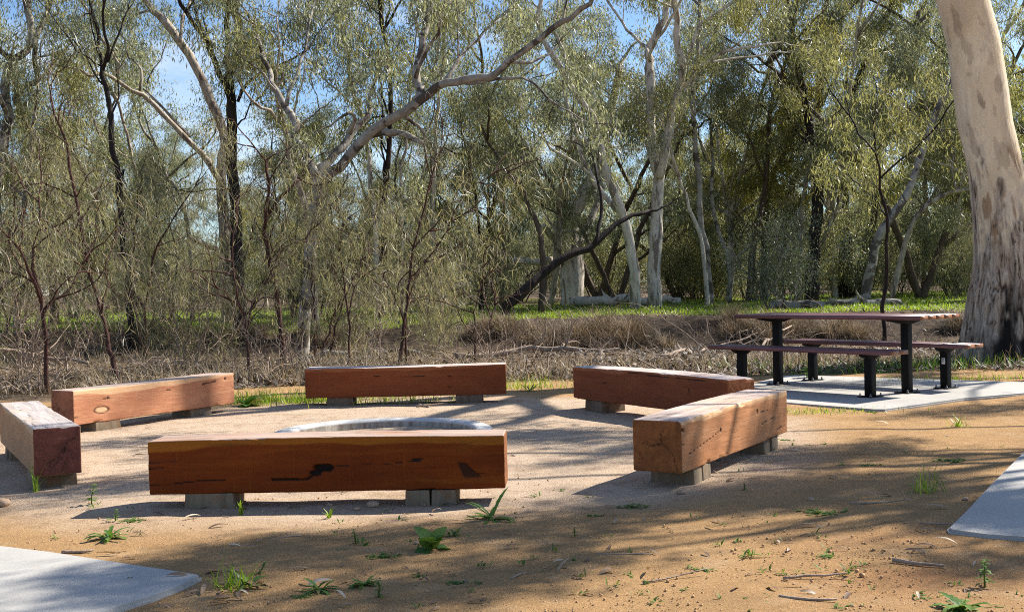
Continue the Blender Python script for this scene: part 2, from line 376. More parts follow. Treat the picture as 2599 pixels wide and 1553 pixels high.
def beam(name, L, W, H, mat, parent, z0, seed, feats=None, sapf=.03, st=.009, warp=.006):
    r = .009; h = np.array([L/2, W/2, H/2])
    ax = [axis1(h[0], r, st), axis1(h[1], r, st), axis1(h[2], r, st)]
    b = MB()
    for k in range(3):
        i, j = [(1, 2), (2, 0), (0, 1)][k]
        A, B_ = np.meshgrid(ax[i], ax[j], indexing='ij')
        n, m = A.shape; idx = np.arange(n*m).reshape(n, m)
        q = np.stack([idx[:-1, :-1], idx[1:, :-1], idx[1:, 1:], idx[:-1, 1:]], -1).reshape(-1, 4)
        for s in (-1, 1):
            p = np.zeros((n*m, 3)); p[:, k] = s*h[k]; p[:, i] = A.ravel(); p[:, j] = B_.ravel()
            c = np.clip(p, -(h-r), h-r); d = p-c
            ln = np.linalg.norm(d, axis=1)[:, None]
            p2 = c+r*d/ln; nrm = d/ln
            x, y, z = p2[:, 0], p2[:, 1], p2[:, 2]+H/2
            w1 = fbm(np.stack([x*2.2, y*5, z*5], -1), seed, 3)-.5
            w2 = fbm(np.stack([x*7, y*26, z*26], -1), seed+7, 3)-.5
            dk = np.zeros(len(x)); sap = np.zeros(len(x)); top = np.zeros(len(x))
            dep = np.zeros(len(x)); eg = np.zeros(len(x))
            jig = w2*.02
            if k == 1:
                nb = fbm(np.stack([x*2.5, 0*x+s, 0*x], -1), seed+3, 3)-.5
                sap = sst(.0, .012, z-(H-sapf-.06*nb)+jig*.5)
            if k == 2 and s > 0:
                top = np.ones(len(x))
                for q_ in range(5):
                    rs = random.Random(seed*31+q_); x0 = rs.uniform(-L/2, L/2); y0 = rs.uniform(-W/2, W/2); l_ = rs.uniform(.08, .4)
                    dd = segd(x, y+jig*.5, [(x0, y0), (x0+l_, y0+rs.uniform(-.01, .01))]); dk = np.maximum(dk, .75*(1-sst(.001, .0045, dd)))
            if k == 0:
                eg = np.ones(len(x)); rs = random.Random(seed*17+s)
                cy, cz = rs.uniform(-.04, .04), H*.5+rs.uniform(-.03, .03)
                for q_ in range(5):
                    a = rs.uniform(0, 6.28); l_ = rs.uniform(.07, .17)
                    dd = segd(y+jig, z+jig, [(cy, cz), (cy+l_*.5*math.cos(a), cz+l_*.5*math.sin(a)), (cy+l_*math.cos(a+.3), cz+l_*math.sin(a+.3))])
                    dk = np.maximum(dk, .75*(1-sst(.0006, .0035, dd)))
                dk = np.maximum(dk, .8*sst(.2, .34, w2)*(1-sst(.02, .1, np.abs(w1))))
            else:
                for e_ in range(2):      # checks running in from the ends
                    rs = random.Random(seed*13+k*5+(s > 0)*3+e_)
                    zz = z if k == 1 else y+H/2
                    x0 = (-1 if e_ else 1)*L/2; z1 = rs.uniform(.05, H-.05); l_ = rs.uniform(.08, .3)
                    dd = segd(x, zz+jig*.8, [(x0, z1), (x0-math.copysign(l_, x0), z1+rs.uniform(-.012, .012))])
                    dk = np.maximum(dk, (.9 if k == 1 else .5)*(1-sst(.0008, .004, dd+.003*np.abs(x-x0)/l_)))
            if feats and k == 1 and s < 0:
                for f in feats:
                    if f[0] == 'blob':
                        _, a, c_, ra, rc, dp = f
                        e = np.hypot((x-a)/ra, (z-c_)/rc)+w2*1.9+w1*1.4
                        mk = 1-sst(.85, 1.05, e)
                    elif f[0] == 'line':
                        _, pts, wd, dp = f
                        mk = 1-sst(wd*.6, wd*1.2, segd(x, z+jig*.5, pts))
                    elif f[0] == 'poly':
                        _, tri, dp = f
                        e = np.full(len(x), 9.)
                        for (a, c_), (a2, c2) in zip(tri, tri[1:]+tri[:1]):
                            nx, nz = -(c2-c_), a2-a; l_ = math.hypot(nx, nz)
                            e = np.minimum(e, ((x-a)*nx+(z-c_)*nz)/l_)
                        mk = sst(-.002, .006, e+jig*.9)*(.75+.4*w2)
                    elif f[0] == 'ring':
                        _, a, c_, ra, rc, dp = f
                        e = np.hypot((x-a)/ra, (z-c_)/rc)+w2*.25
                        mk = .85*np.exp(-((e-1)/.16)**2); sap = np.maximum(sap, 1-sst(.8, 1, e))
                    dk = np.maximum(dk, mk); dep = np.maximum(dep, mk*dp)
            p2 = p2-nrm*dep[:, None]-nrm*(np.clip(dk, 0, 1)*.002)[:, None]
            # gentle twist and waney edges
            p2[:, 1] += warp*1.3*np.sin(x*1.7+seed)
            p2[:, 2] += H/2+warp*np.sin(x*2.1+seed*2)*(z/H)-.012*sst(.2, .45, w1)*(z/H > .8)
            near_e = ((np.abs(p) > h-.022).sum(1) >= 2)
            chip = sst(.6, .85, fbm(np.stack([x*6, y*14, z*14], -1), seed+21, 3))*near_e
            p2 += (w2*.005)[:, None]*nrm; p2 -= (np.sign(p)*(np.abs(p) > h-.022))*(chip*.009)[:, None]*np.array([.5, 1, 1])
            b.add(p2, q if s > 0 else q[:, ::-1], dark=np.clip(dk, 0, 1), sap=sap, top=top, endg=eg)
    o = b.build(name, mat, parent, smooth=True, merge=2e-4)
    o.location = (0, 0, z0); return o
def blockmat(name, col, stain):
    t = NT(name); o = t.obj(); n = t.noise(t.mapping(o, (20, 20, 4)), 1, 4, .65); m = t.noise(o, 11, 4)
    c = t.mix(t.ramp(n, [(.3, 0.), (.7, 1.)]), tuple(x*.6 for x in col), col)
    c = t.mix(t.ramp(m, [(.52, 0.), (.66, .75)]), c, stain)
    return t.done(c, .9, .15, t.bump(n, .5, .01))
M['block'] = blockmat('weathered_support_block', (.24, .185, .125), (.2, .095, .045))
M['block_dark'] = blockmat('dark_support_block', (.2, .145, .1), (.14, .07, .04))  # darker block colour, used under two of the back seats
GREY = (.66, .56, .51)
def seat(cx, cy, yaw, L, W, H, z0, wood, seed, label, feats=None, sup=(-.6, .62), sapf=.03, bm='block', tilt=0, split=(1, 2), st=.009):
    root = empty('timber_seat', (cx, cy, 0), yaw)
    tag(root, label, 'bench', 'timber beam seats around the fire pit')
    bo = beam('beam', L, W, H, wood, root, z0, seed, feats, sapf, st)
    if tilt: bo.rotation_euler = (0, tilt, 0)
    rs = random.Random(seed)
    for t_, n in zip(sup, split):
        tw = .27; wd = tw/n
        for k in range(n):
            b = MB(); xx = t_-tw/2+wd*(k+.5)
            b.box((xx, rs.uniform(-.01, .01), z0/2-.03), (wd-.006, W*rs.uniform(.93, 1.0), z0+.06), rs.uniform(-.02, .02), .06)
            b.build('support_block', M[bm], root, bevel=.006)
    return root
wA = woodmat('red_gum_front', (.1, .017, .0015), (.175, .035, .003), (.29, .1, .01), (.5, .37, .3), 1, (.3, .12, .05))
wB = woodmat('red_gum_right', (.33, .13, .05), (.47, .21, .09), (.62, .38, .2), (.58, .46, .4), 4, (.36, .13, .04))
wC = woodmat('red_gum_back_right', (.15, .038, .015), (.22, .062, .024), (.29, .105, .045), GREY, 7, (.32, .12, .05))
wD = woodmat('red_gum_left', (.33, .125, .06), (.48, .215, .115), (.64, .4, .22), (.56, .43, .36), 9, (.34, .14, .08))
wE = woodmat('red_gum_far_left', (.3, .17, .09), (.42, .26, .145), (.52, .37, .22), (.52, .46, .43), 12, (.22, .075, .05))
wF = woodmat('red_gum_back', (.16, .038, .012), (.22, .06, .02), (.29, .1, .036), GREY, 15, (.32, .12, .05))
fA = [('blob', -.005, .122, .075, .03, .03), ('blob', -.05, .098, .035, .018, .02), ('line', [(-.28, .066), (-.2, .069), (-.15, .062), (-.1, .064), (-.06, .09)], .006, .012), ('blob', -.2, .066, .06, .009, .012),
      ('poly', [(.683, .136), (.72, .13), (.815, .058), (.71, .052)][::-1], .006), ('blob', .7, .137, .02, .008, .004),
      ('line', [(-.92, .14), (-.84, .141)], .0035, .006), ('line', [(-.92, .052), (-.8, .055), (-.66, .068), (-.52, .07)], .003, .006),
      ('line', [(.05, .13), (.3, .135), (.45, .145), (.56, .142)], .0018, .002), ('blob', .47, .158, .03, .006, .002)]
fB = [('blob', -.35, .16, .012, .01, .006), ('line', [(-.92, .085), (-.8, .09), (-.6, .12), (-.36, .16)], .0016, .003), ('line', [(.38, .11), (.5, .122), (.66, .13)], .003, .005),
      ('line', [(-.92, .235), (-.89, .228)], .008, .015), ('line', [(.7, .045), (.8, .05)], .004, .004), ('blob', .3, .2, .01, .01, .004),
      ('line', [(.3, .185), (.5, .19), (.7, .205)], .001, .001)]
fC = [('line', [(-.2, .265), (.3, .25), (.75, .255)], .004, .004), ('line', [(.55, .19), (.57, .15)], .004, .002), ('line', [(-.95, .17), (-.5, .165)], .002, .002)]
fD = [('ring', -.62, .1, .07, .028, .003), ('blob', -.55, .2, .012, .008, .003), ('line', [(-.6, .19), (-.45, .185)], .002, .002), ('line', [(.5, .21), (.66, .222)], .006, .004), ('blob', .78, .235, .016, .012, .004), ('blob', .1, .2, .03, .006, .002)]
fF = [('blob', .42, .18, .02, .006, .003), ('blob', .42, .08, .018, .007, .003), ('line', [(-.3, .2), (.2, .19)], .0015, .001)]
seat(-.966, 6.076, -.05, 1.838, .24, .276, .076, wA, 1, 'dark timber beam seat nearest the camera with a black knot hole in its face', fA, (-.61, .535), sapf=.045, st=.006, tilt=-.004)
seat(1.232, 7.073, 1.046, 1.857, .285, .281, .087, wB, 4, 'sunlit timber beam seat at the right with cracked end grain facing forward', fB, (-.62, .62), st=.007, split=(2, 2))
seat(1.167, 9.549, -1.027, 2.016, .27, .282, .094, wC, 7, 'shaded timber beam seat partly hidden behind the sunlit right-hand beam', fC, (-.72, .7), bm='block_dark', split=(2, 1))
seat(-3.163, 10.113, 1.043, 1.792, .265, .279, .07, wD, 9, 'pinkish timber beam seat at the back left with an oval knot', fD, (-.55, .5), sapf=.05, split=(1, 1))
seat(-3.074, 7.494, 2.071, 1.848, .26, .275, .081, wE, 12, 'grey topped timber beam seat cut by the left edge, dark cracked end facing forward', None, (-.7, .65), split=(1, 2))
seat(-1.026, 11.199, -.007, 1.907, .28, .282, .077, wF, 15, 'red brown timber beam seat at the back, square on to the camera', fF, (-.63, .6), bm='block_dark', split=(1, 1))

# ------------------------------------------------------------------ fire pit
def fire_pit():
    root = empty('fire_pit', (-.98, 8.6, 0)); tag(root, 'round concrete fire pit ring set in the sand between the timber seats', 'fire pit')
    prof = [(.68, -.34), (.685, .045), (.695, .06), (.715, .066), (.79, .066), (.81, .058), (.82, .04), (.825, -.1)]
    n = 96; b = MB(); V = []
    for k in range(n):
        a = 2*math.pi*k/n; rj = 1+.002*math.sin(5*a+1)
        V += [(r_*rj*math.cos(a), r_*rj*math.sin(a), z) for r_, z in prof]
    m = len(prof); Q = [[(k*m+j), ((k+1) % n)*m+j, ((k+1) % n)*m+j+1, k*m+j+1] for k in range(n) for j in range(m-1)]
    b.add(V, np.array(Q)[:, ::-1])
    t = NT('fire_pit_concrete'); o = t.obj(); v = t.noise(t.mapping(o, (22, 22, 1.6)), 1, 4, .6); g = t.noise(o, 40, 4)
    sep = t.n('SeparateXYZ', i_Vector=o)
    c = t.mix(t.ramp(g, [(.3, 0.), (.7, 1.)]), (.46, .45, .43), (.57, .555, .53))
    inner = t.mix(t.ramp(v, [(.35, 0.), (.65, 1.)]), (.22, .175, .13), (.43, .39, .33))
    inner = t.mix(t.ramp(t.noise(o, 3.5, 4, .6), [(.5, 0.), (.68, .7)]), inner, (.06, .05, .045))
    f = t.ramp(t.math('ADD', sep.outputs[2], .5), [(.54, 1.), (.552, 0.)])
    c = t.mix(f, c, inner)
    b.build('ring', t.done(c, .9, .15, t.bump(g, .3, .006)), root, smooth=True)
    b = MB(); n = 40; rs = np.random.RandomState(3)
    V = [(0, 0, -.28)]
    for rr in (.2, .42, .7):
        V += [(rr*math.cos(2*math.pi*k/n), rr*math.sin(2*math.pi*k/n), -.29+rs.uniform(-.02, .03)) for k in range(n)]
    T = [(0, 1+k, 1+(k+1) % n) for k in range(n)]
    Q = [(1+s*n+k, 1+(s+1)*n+k, 1+(s+1)*n+(k+1) % n, 1+s*n+(k+1) % n) for s in (0, 1) for k in range(n)]
    b.add(V, Q, T); b.build('ash_bed', plain('ash', (.12, .11, .1), .95, .1, .4, 30, .6), root)
fire_pit()

# ------------------------------------------------------------------ picnic table and benches
def slatmat():
    t = NT('maroon_slat'); o = t.obj(); g = t.noise(t.mapping(o, (2.5, 60, 60)), 1, 4, .6); n = t.noise(o, 6, 4)
    c = t.mix(t.ramp(g, [(.3, 0.), (.7, 1.)]), (.1, .038, .042), (.165, .072, .078))
    c = t.mix(t.ramp(n, [(.5, 0.), (.75, .3)]), c, (.22, .13, .13))
    c = t.mix(t.attr('endc'), c, t.mix(t.ramp(t.noise(o, 35, 3), [(.4, 0.), (.6, 1.)]), (.17, .06, .022), (.3, .13, .055)))
    return t.done(c, .38, .45, t.bump(g, .2, .004))
M['slat'] = slatmat()
M['black'] = plain('black_powder_coat', (.004, .0038, .0035), .6, .15, .3, 12)
M['steel'] = plain('zinc_bolt', (.2, .18, .17), .4, .5, .3, 60)
def slats(L, W, n, th):
    b = MB(); wd = W/n
    for k in range(n):
        y = -W/2+wd*(k+.5)
        b.box((0, y, th/2), (L, wd-.003, th), endc=0)
        for s in (-1, 1): b.box((s*(L/2+.0015), y, th/2), (.003, wd-.005, th-.004), endc=1)
    return b
def table_piece(name, cx, cy, yaw, L, W, nsl, ztop, tl, label, cat, group=None, sticker=False):
    root = empty(name, (cx, cy, .02), yaw); tag(root, label, cat, group)
    th = .037; zt = ztop-.02
    b = slats(L, W, nsl, th); o = b.build('tabletop' if cat == 'table' else 'seat', M['slat'], root, bevel=.0); o.location = (0, 0, zt-th)
    for t in tl:
        leg = MB(); leg.box((t, 0, (zt-th-.04)/2+.004), (.076, .076, zt-th-.048)); lo = leg.build('leg', M['black'], root, bevel=.005)
        br = MB(); hw = W*.42
        z1 = zt-th-.001; z2 = z1-.045
        v = [(t-.035, -hw, z1-.012), (t+.035, -hw, z1-.012), (t+.035, hw, z1-.012), (t-.035, hw, z1-.012), (t-.035, -hw, z1), (t+.035, -hw, z1), (t+.035, hw, z1), (t-.035, hw, z1),
             (t-.04, -.05, z2), (t+.04, -.05, z2), (t+.04, .05, z2), (t-.04, .05, z2)]
        br.add(v, [(4, 5, 6, 7), (0, 4, 7, 3), (1, 2, 6, 5), (0, 1, 5, 4), (2, 3, 7, 6), (0, 8, 9, 1), (3, 2, 10, 11), (8, 11, 10, 9), (0, 3, 11, 8), (1, 9, 10, 2)])
        br.build('bearer', M['black'], root)
        pl = MB(); pl.box((t, 0, .004), (.15, .2, .008)); po = pl.build('base_plate', M['black'], root, bevel=.002)
        for sx in (-1, 1):
            for sy in (-1, 1):
                bo = MB(); bx, by = t+sx*.055, sy*.08
                bo.tube([(bx, by, .008), (bx, by, .02)], .012, 6); bo.tube([(bx, by, .02), (bx, by, .036)], .006, 6)
                bo.build('bolt', M['steel'], po)
    if sticker:
        t = tl[1]; st = MB(); st.box((t, -.0388, zt-th-.13), (.036, .0012, .06), ink=0)
        for k, (zz, ww) in enumerate(((.018, .026), (.008, .02), (-.002, .024), (-.013, .026))): st.box((t+.012*0, -.0396, zt-th-.13+zz), (ww, .0006, .005), ink=1)
        n_ = NT('sticker_paper'); n_.done(n_.mix(n_.attr('ink'), (.7, .7, .68), (.2, .2, .22)), .5)
        st.build('sticker', n_.m, lo)
    return root
YT = -.89
table_piece('picnic_table', 3.215, 11.444, YT, 2.13, .66, 5, .748, (-.77, .72), 'maroon slatted picnic table on two black posts on the concrete pad', 'table')
table_piece('picnic_bench', 2.762, 11.186, YT, 2.11, .29, 2, .447, (-.73, .755), 'maroon slatted bench in front of the picnic table', 'bench', 'picnic benches')
table_piece('picnic_bench', 3.689, 11.822, YT, 2.10, .31, 2, .452, (-.793, .75), 'maroon slatted bench behind the picnic table with a white sticker on its leg', 'bench', 'picnic benches', True)


# ------------------------------------------------------------------ trees
UPV = np.array([0, 0, 1.])
def unit(v): return v/(np.linalg.norm(v)+1e-9)
def smooth_path(p, rng, step=.35, wob=.02):
    p = np.asarray(p, float)
    if len(p) < 3: return np.array([p[0]+(p[-1]-p[0])*t for t in np.linspace(0, 1, 5)])
    q = np.vstack([2*p[0]-p[1], p, 2*p[-1]-p[-2]]); out = []
    for i in range(1, len(q)-2):
        n = max(2, int(np.linalg.norm(q[i+1]-q[i])/step))
        for t in np.arange(n)/n:
            a, b, c, d = q[i-1:i+3]
            out.append(.5*((2*b)+(-a+c)*t+(2*a-5*b+4*c-d)*t*t+(-a+3*b-3*c+d)*t**3))
    out.append(p[-1]); out = np.array(out)
    out[1:-1] += rng.normal(0, wob, (len(out)-2, 3)); return out
def grow_path(rng, p, d, L, n, wob, bend):
    pts = [p]; d = unit(d); s = L/n
    for k in range(n):
        d = unit(d+rng.normal(0, wob, 3)+bend*UPV/n); pts.append(pts[-1]+d*s)
    return np.array(pts)
class Tree:
    def __init__(self, seed, dens=1.0, leaf=(.15, .024), spray=9, droop=.75, sub=(1.6, .55), twig=(.55, .28), sigma=(.13, .2), hang=.3, scat=.5, start=.25):
        self.rng = np.random.RandomState(seed); self.w = MB(); self.tw = MB(); self.nodes = []
        self.dens = dens; self.leaf = leaf; self.spray = spray; self.droop = droop; self.sub = sub; self.twig = twig; self.sigma = sigma; self.hang = hang; self.scat = scat; self.start = start
    def limb(self, pts, r0, r1, sides=9, leafy=(.35, 1.0), sub=None, wob=.02, k=1.0, rough=.0, up=.35):
        rng = self.rng; pts = smooth_path(pts, rng, wob=wob); n = len(pts)
        t = np.linspace(0, 1, n); rad = r0+(r1-r0)*t**.9
        rad = rad*(1+rng.normal(0, .05, n))
        self.w.tube(pts, rad, sides)
        if leafy is None: return pts
        seg = np.linalg.norm(np.diff(pts, axis=0), axis=1); cum = np.concatenate([[0], np.cumsum(seg)]); Lt = cum[-1]
        sL, sp = sub or self.sub; pos = leafy[0]*Lt+rng.uniform(0, sp)
        while pos < leafy[1]*Lt:
            i = min(np.searchsorted(cum, pos), n-1); tg = unit(pts[i]-pts[i-1]) if i else unit(pts[1]-pts[0])
            side = unit(np.cross(tg, rng.normal(0, 1, 3)))
            self.branch(pts[i], unit(tg*.55+side+UPV*up), sL*rng.uniform(.5, 1.25)*(1.1-.35*pos/Lt), max(.012, min(rad[i]*.45, .035)), k)
            pos += sp*rng.uniform(.5, 1.5)/self.dens
        if leafy[1] >= 1: self.branch(pts[-1], unit(pts[-1]-pts[-3]), sL*.8, max(.012, r1*.8), k)
        return pts
    def branch(self, p, d, L, r, k=1.0):
        rng = self.rng; n = 7
        pts = grow_path(rng, p, d, L, n, .22, .25); self.w.tube(pts, np.linspace(r, .005, n+1), 4, cap=False)
        tl, ts = self.twig; pos = L*self.start
        while pos < L:
            f = pos/L*n; i = int(f); q = pts[i]+(pts[i+1]-pts[i])*(f-i)
            tg = unit(pts[i+1]-pts[i]); side = unit(np.cross(tg, rng.normal(0, 1, 3)))
            self.twiglet(q, unit(tg*.6+side+.15*UPV), tl*rng.uniform(.5, 1.4), k); pos += ts*rng.uniform(.5, 1.5)
        self.twiglet(pts[-1], unit(pts[-1]-pts[-2]), tl, k)
    def twiglet(self, p, d, L, k):
        rng = self.rng; pts = grow_path(rng, p, d, L, 4, .2, -self.droop)
        self.tw.tube(pts, np.linspace(.006, .003, 5), 3, cap=False, var=-1)
        if rng.rand() < k:
            for i in (1, 2, 3, 4): self.nodes.append(np.concatenate([pts[i], [rng.rand()]]))
    def leaves(self):
        rng = self.rng; nd = np.array(self.nodes)
        b = MB()
        if len(nd) == 0: return b
        m = self.spray; N = len(nd)*m
        c = np.repeat(nd[:, :3], m, 0)+rng.normal(0, 1, (N, 3))*np.array([self.sigma[0], self.sigma[0], self.sigma[1]])
        c[:, 2] -= self.hang*self.sigma[1]
        d = rng.normal(0, self.scat, (N, 3)); d[:, 2] -= 1.0; d /= np.linalg.norm(d, axis=1)[:, None]
        s = np.cross(d, rng.normal(0, 1, (N, 3))); s /= np.linalg.norm(s, axis=1)[:, None]+1e-9
        L = self.leaf[0]*rng.uniform(.55, 1.3, N)[:, None]; W = self.leaf[1]*rng.uniform(.6, 1.3, N)[:, None]
        bow = np.cross(d, s)*L*rng.uniform(-.18, .18, (N, 1))
        V = np.stack([c, c+d*L*.45+s*W*.5+bow, c+d*L, c+d*L*.45-s*W*.5+bow], 1).reshape(-1, 3)
        var = np.clip(np.repeat(nd[:, 3], m)*.55+rng.uniform(0, .45, N), 0, 1)
        b.add(V, np.arange(N*4).reshape(-1, 4), var=np.repeat(var, 4)); return b
    def finish(self, name, label, cat, base, bark, leafm, group=None):
        root = empty(name, base); tag(root, label, cat, group)
        inv = -np.asarray(base, float)
        for b in (self.w, self.tw): b.v = [v+inv for v in b.v]
        self.w.build('trunk', bark, root, smooth=True)
        lv = self.leaves(); lv.v = [v+inv for v in lv.v]
        n0 = lv.n; lv.v += self.tw.v; lv.q += [q+n0 for q in self.tw.q]; lv.a.setdefault('var', []).extend([(n0+i, x) for i, x in self.tw.a.get('var', [])]); lv.n += self.tw.n
        if lv.n: lv.build('crown', leafm, root)
        return root
def C1(*p): return [(x/1.902, y/1.902) for x, y in p]
def C2(*p): return [(x/1.902+860, y/1.902) for x, y in p]
def C3(*p): return [(x/1.902+1730, y/1.902) for x, y in p]
def VV(*p): return [(x*1.0463, y*1.0463) for x, y in p]
def trace(px, Y, dy=0.0, foot=False, top=None):
    """photo line -> 3-D line at real distance Y, leaning dy metres away along its length; foot drops its first point to the ground"""
    n = len(px); o = []
    for i, (u, v) in enumerate(px): o.append(P(u, v, Y+dy*i/max(1, n-1)))
    if foot:
        q = o[0].copy(); g = float(gz(q[0:1], q[1:2])[0])
        if q[2] > g+.05: o.insert(0, np.array([q[0]-(o[1][0]-q[0])*.1, q[1], g-.12]))
        else: o[0][2] = min(q[2], g-.12)
    return np.array(o)
def ext(path, L, bend=.1):
    """carry a line on beyond the top of the photo"""
    d = unit(path[-1]-path[-3]); d = unit(d+np.array([0, 0, bend])); return np.vstack([path, path[-1]+d*L*.5, path[-1]+d*L+UPV*.2])
def base_of(path): return (path[0][0], path[0][1], path[0][2])

# -- big gum at the right
def big_gum():
    Y = 15.0
    cl = [(2574, 935, 300), (2572, 905, 262), (2570, 860, 232), (2568, 800, 206), (2566, 740, 186), (2563, 683, 164), (2556, 620, 151), (2543, 530, 139), (2531, 447, 133), (2516, 380, 132), (2500, 315, 132), (2486, 210, 130), (2470, 105, 128), (2442, 0, 126), (2405, -140, 120)]
    pts = np.array([P(u, v, Y) for u, v, w_ in cl]); rad = np.array([w_/2/FPX*Y for u, v, w_ in cl])
    pts[0, 2] = -.15
    tt = np.linspace(0, len(pts)-1, 300); ip = lambda a: np.stack([np.interp(tt, range(len(pts)), a[:, k]) for k in range(3)], 1)
    C = ip(pts); rd = np.interp(tt, range(len(pts)), rad); ns = 168
    an = np.arange(ns)*2*np.pi/ns; b = MB()
    A, I = np.meshgrid(an, np.arange(len(tt))); Zc = C[I, 2]
    p3 = np.stack([np.cos(A)*1.2, np.sin(A)*1.2, Zc*.55], -1).reshape(-1, 3)
    flute = (fbm(p3*np.array([2.2, 2.2, .6]), 3, 3)-.5).reshape(A.shape)
    fine = (fbm(p3*np.array([9, 9, 1.3]), 11, 3)-.5).reshape(A.shape)
    lowk = 1-sst(.6, 2.6, Zc)
    rr = rd[I]*(1+flute*(.06+.3*lowk)+fine*(.012+.2*lowk))
    V = C[I]+np.stack([np.cos(A)*rr, np.sin(A)*rr, 0*A], -1)
    idx = np.arange(A.size).reshape(A.shape); nx = np.roll(idx, -1, 1)
    q = np.stack([idx[:-1], nx[:-1], nx[1:], idx[1:]], -1).reshape(-1, 4)
    # peeling plates and the charred hollow at the foot, by place on the trunk
    pn = np.stack([np.cos(A)*2.6, np.sin(A)*2.6, Zc*3.2], -1).reshape(-1, 3)
    plate = fbm(pn, 40, 4).reshape(A.shape); pl2 = fbm(pn*np.array([1.6, 1.6, .8])+5, 50, 4).reshape(A.shape)
    ang = (A+np.pi/2+np.pi) % (2*np.pi)-np.pi          # 0 faces the camera
    char = np.exp(-((ang+.5-1.2*fine)/.55)**2)*(1-sst(.35, 1.25, Zc+flute*1.6+(pl2-.5)*1.2))*sst(.36, .52, pl2+.25*(1-sst(.0, .7, Zc)))*1.2
    fib = 1-sst(1.45, 2.15, Zc+(plate-.5)*3.2+(pl2-.5)*1.5)
    fl = sst(.7, .715, plate)*.7
    for u, v, hu, hv, sl_ in ((2437, 95, 16, 62, .35), (2452, 130, 20, 34, .5), (2480, 60, 8, 30, .1), (2508, 160, 7, 28, .1), (2529, 208, 13, 34, -.25), (2486, 262, 9, 26, .2), (2492, 276, 14, 12, 0), (2462, 198, 5, 5, 0), (2541, 395, 17, 40, -.1), (2477, 375, 6, 30, 0), (2536, 500, 16, 34, -.1), (2489, 455, 8, 36, .1)):
        zc = P(u, v, Y)[2]; k = np.argmin(np.abs(C[:, 2]-zc)); a0 = -.37+math.asin(max(-.97, min(.97, (P(u, v, Y)[0]-C[k, 0])/rd[k])))
        e = np.hypot((ang-a0+(Zc-zc)*sl_*1.6)/(hu*.85/FPX*Y/rd[k]), (Zc-zc)/(hv*.85/FPX*Y))+(plate-.5)*4.2+(pl2-.5)*2.6+.12
        fl = np.maximum(fl, 1-sst(.82, .96, e))
    pc = np.stack([np.cos(A)*6, np.sin(A)*6, Zc*1.5], -1).reshape(-1, 3)
    ck = (1-sst(.0, .035, np.abs(fbm(pc, 71, 3).reshape(A.shape)-.5)))*(1-sst(1.3, 2.2, Zc+(plate-.5)*2))
    V = V-np.stack([np.cos(A), np.sin(A), 0*A], -1)*(ck*.018-sst(.5, .56, pl2)*.008*fib)[..., None]
    b.add(V, q, flake=(fl*(.55+.45*sst(.4, .6, pl2))).ravel()*.75, crack=ck.ravel(), brown=(sst(.56, .6, pl2)*(1-sst(2.2, 3.0, Zc+(plate-.5)*2))*sst(.9, 1.6, Zc+(plate-.5)*2)).ravel(), char=np.clip(char, 0, 1).ravel(), fib=fib.ravel())
    t = NT('big_gum_bark'); o = t.obj()
    n = t.noise(t.mapping(o, (3, 3, 1)), 1, 5, .6, .4); f = t.noise(t.mapping(o, (26, 26, 5)), 1, 4, .65); m = t.noise(t.mapping(o, (17, 17, 2.6)), 1, 6, .7, .7)
    c = t.ramp(n, [(.3, (.52, .405, .27)), (.5, (.66, .545, .385)), (.7, (.75, .65, .49))])
    c = t.mix(t.ramp(f, [(.5, 0.), (.75, .3)]), c, (.42, .32, .22))
    c = t.mix(t.ramp(t.noise(t.mapping(o, (5, 5, 2.5), (9, 1, 4)), 1, 5, .65, .5), [(.56, 0.), (.6, .45)]), c, (.47, .4, .33))
    c = t.mix(t.attr('flake'), c, t.mix(t.ramp(f, [(.35, 0.), (.65, 1.)]), (.2, .145, .1), (.37, .3, .23)))
    fb = t.ramp(m, [(.36, (.035, .024, .018)), (.43, (.18, .13, .095)), (.53, (.36, .295, .235)), (.7, (.56, .5, .42))])
    c = t.mix(t.math('MULTIPLY', t.attr('fib'), t.ramp(m, [(.3, 1.), (.7, .75)])), c, fb)
    c = t.mix(t.math('MULTIPLY', t.attr('brown'), .7), c, (.22, .115, .055))
    c = t.mix(t.math('MULTIPLY', t.attr('crack'), .9), c, (.03, .018, .012))
    c = t.mix(t.attr('char'), c, (.014, .011, .01))
    h = t.math('ADD', t.math('MULTIPLY', m, t.attr('fib')), t.math('MULTIPLY', f, .25))
    mat = t.done(c, .85, .2, t.bump(h, .8, .03))
    T = Tree(77, dens=.8, leaf=(.16, .03), spray=24, sub=(1.3, 1.2), twig=(.5, .14), sigma=(.2, .18), start=.55)
    top = pts[-1]
    root = empty('gum_tree', (pts[0][0], Y, 0)); tag(root, 'huge pale smooth barked gum trunk leaning left beside the picnic table, charred at its foot', 'tree')
    for d, L, z0 in (((-1.6, -.7, 2.6), 5.5, -1), ((.9, .8, 2.8), 5, -1), ((-.4, 1.6, 2.2), 5, -1), ((1.8, -1.0, 1.8), 5, -1), ((-2.2, .6, 1.4), 4.6, -1), ((.6, -1.9, 1.7), 4.2, -1)):
        s = top+np.array([0, 0, .0]); dd = unit(np.array(d, float)); e = [s-dd*.1]
        for k in (.25, .5, .75, 1.0): e.append(s+dd*L*k+np.array([0, 0, .35*L*k*k])+T.rng.normal(0, .16, 3))
        T.limb(e, .17, .03, 9, leafy=(.4, 1.0))
    tv = MB(); tv.v = b.v; tv.q = b.q; tv.n = b.n; tv.a = b.a
    inv = -np.array([pts[0][0], Y, 0])
    for bb in (tv, T.w, T.tw): bb.v = [v+inv for v in bb.v]
    tv.build('trunk', mat, root, smooth=True); T.w.build('limbs', M['bark_pale'], root, smooth=True)
    lv = T.leaves(); lv.v = [v+inv for v in lv.v]; lv.build('crown', M['leaf_grey'], root)
big_gum()

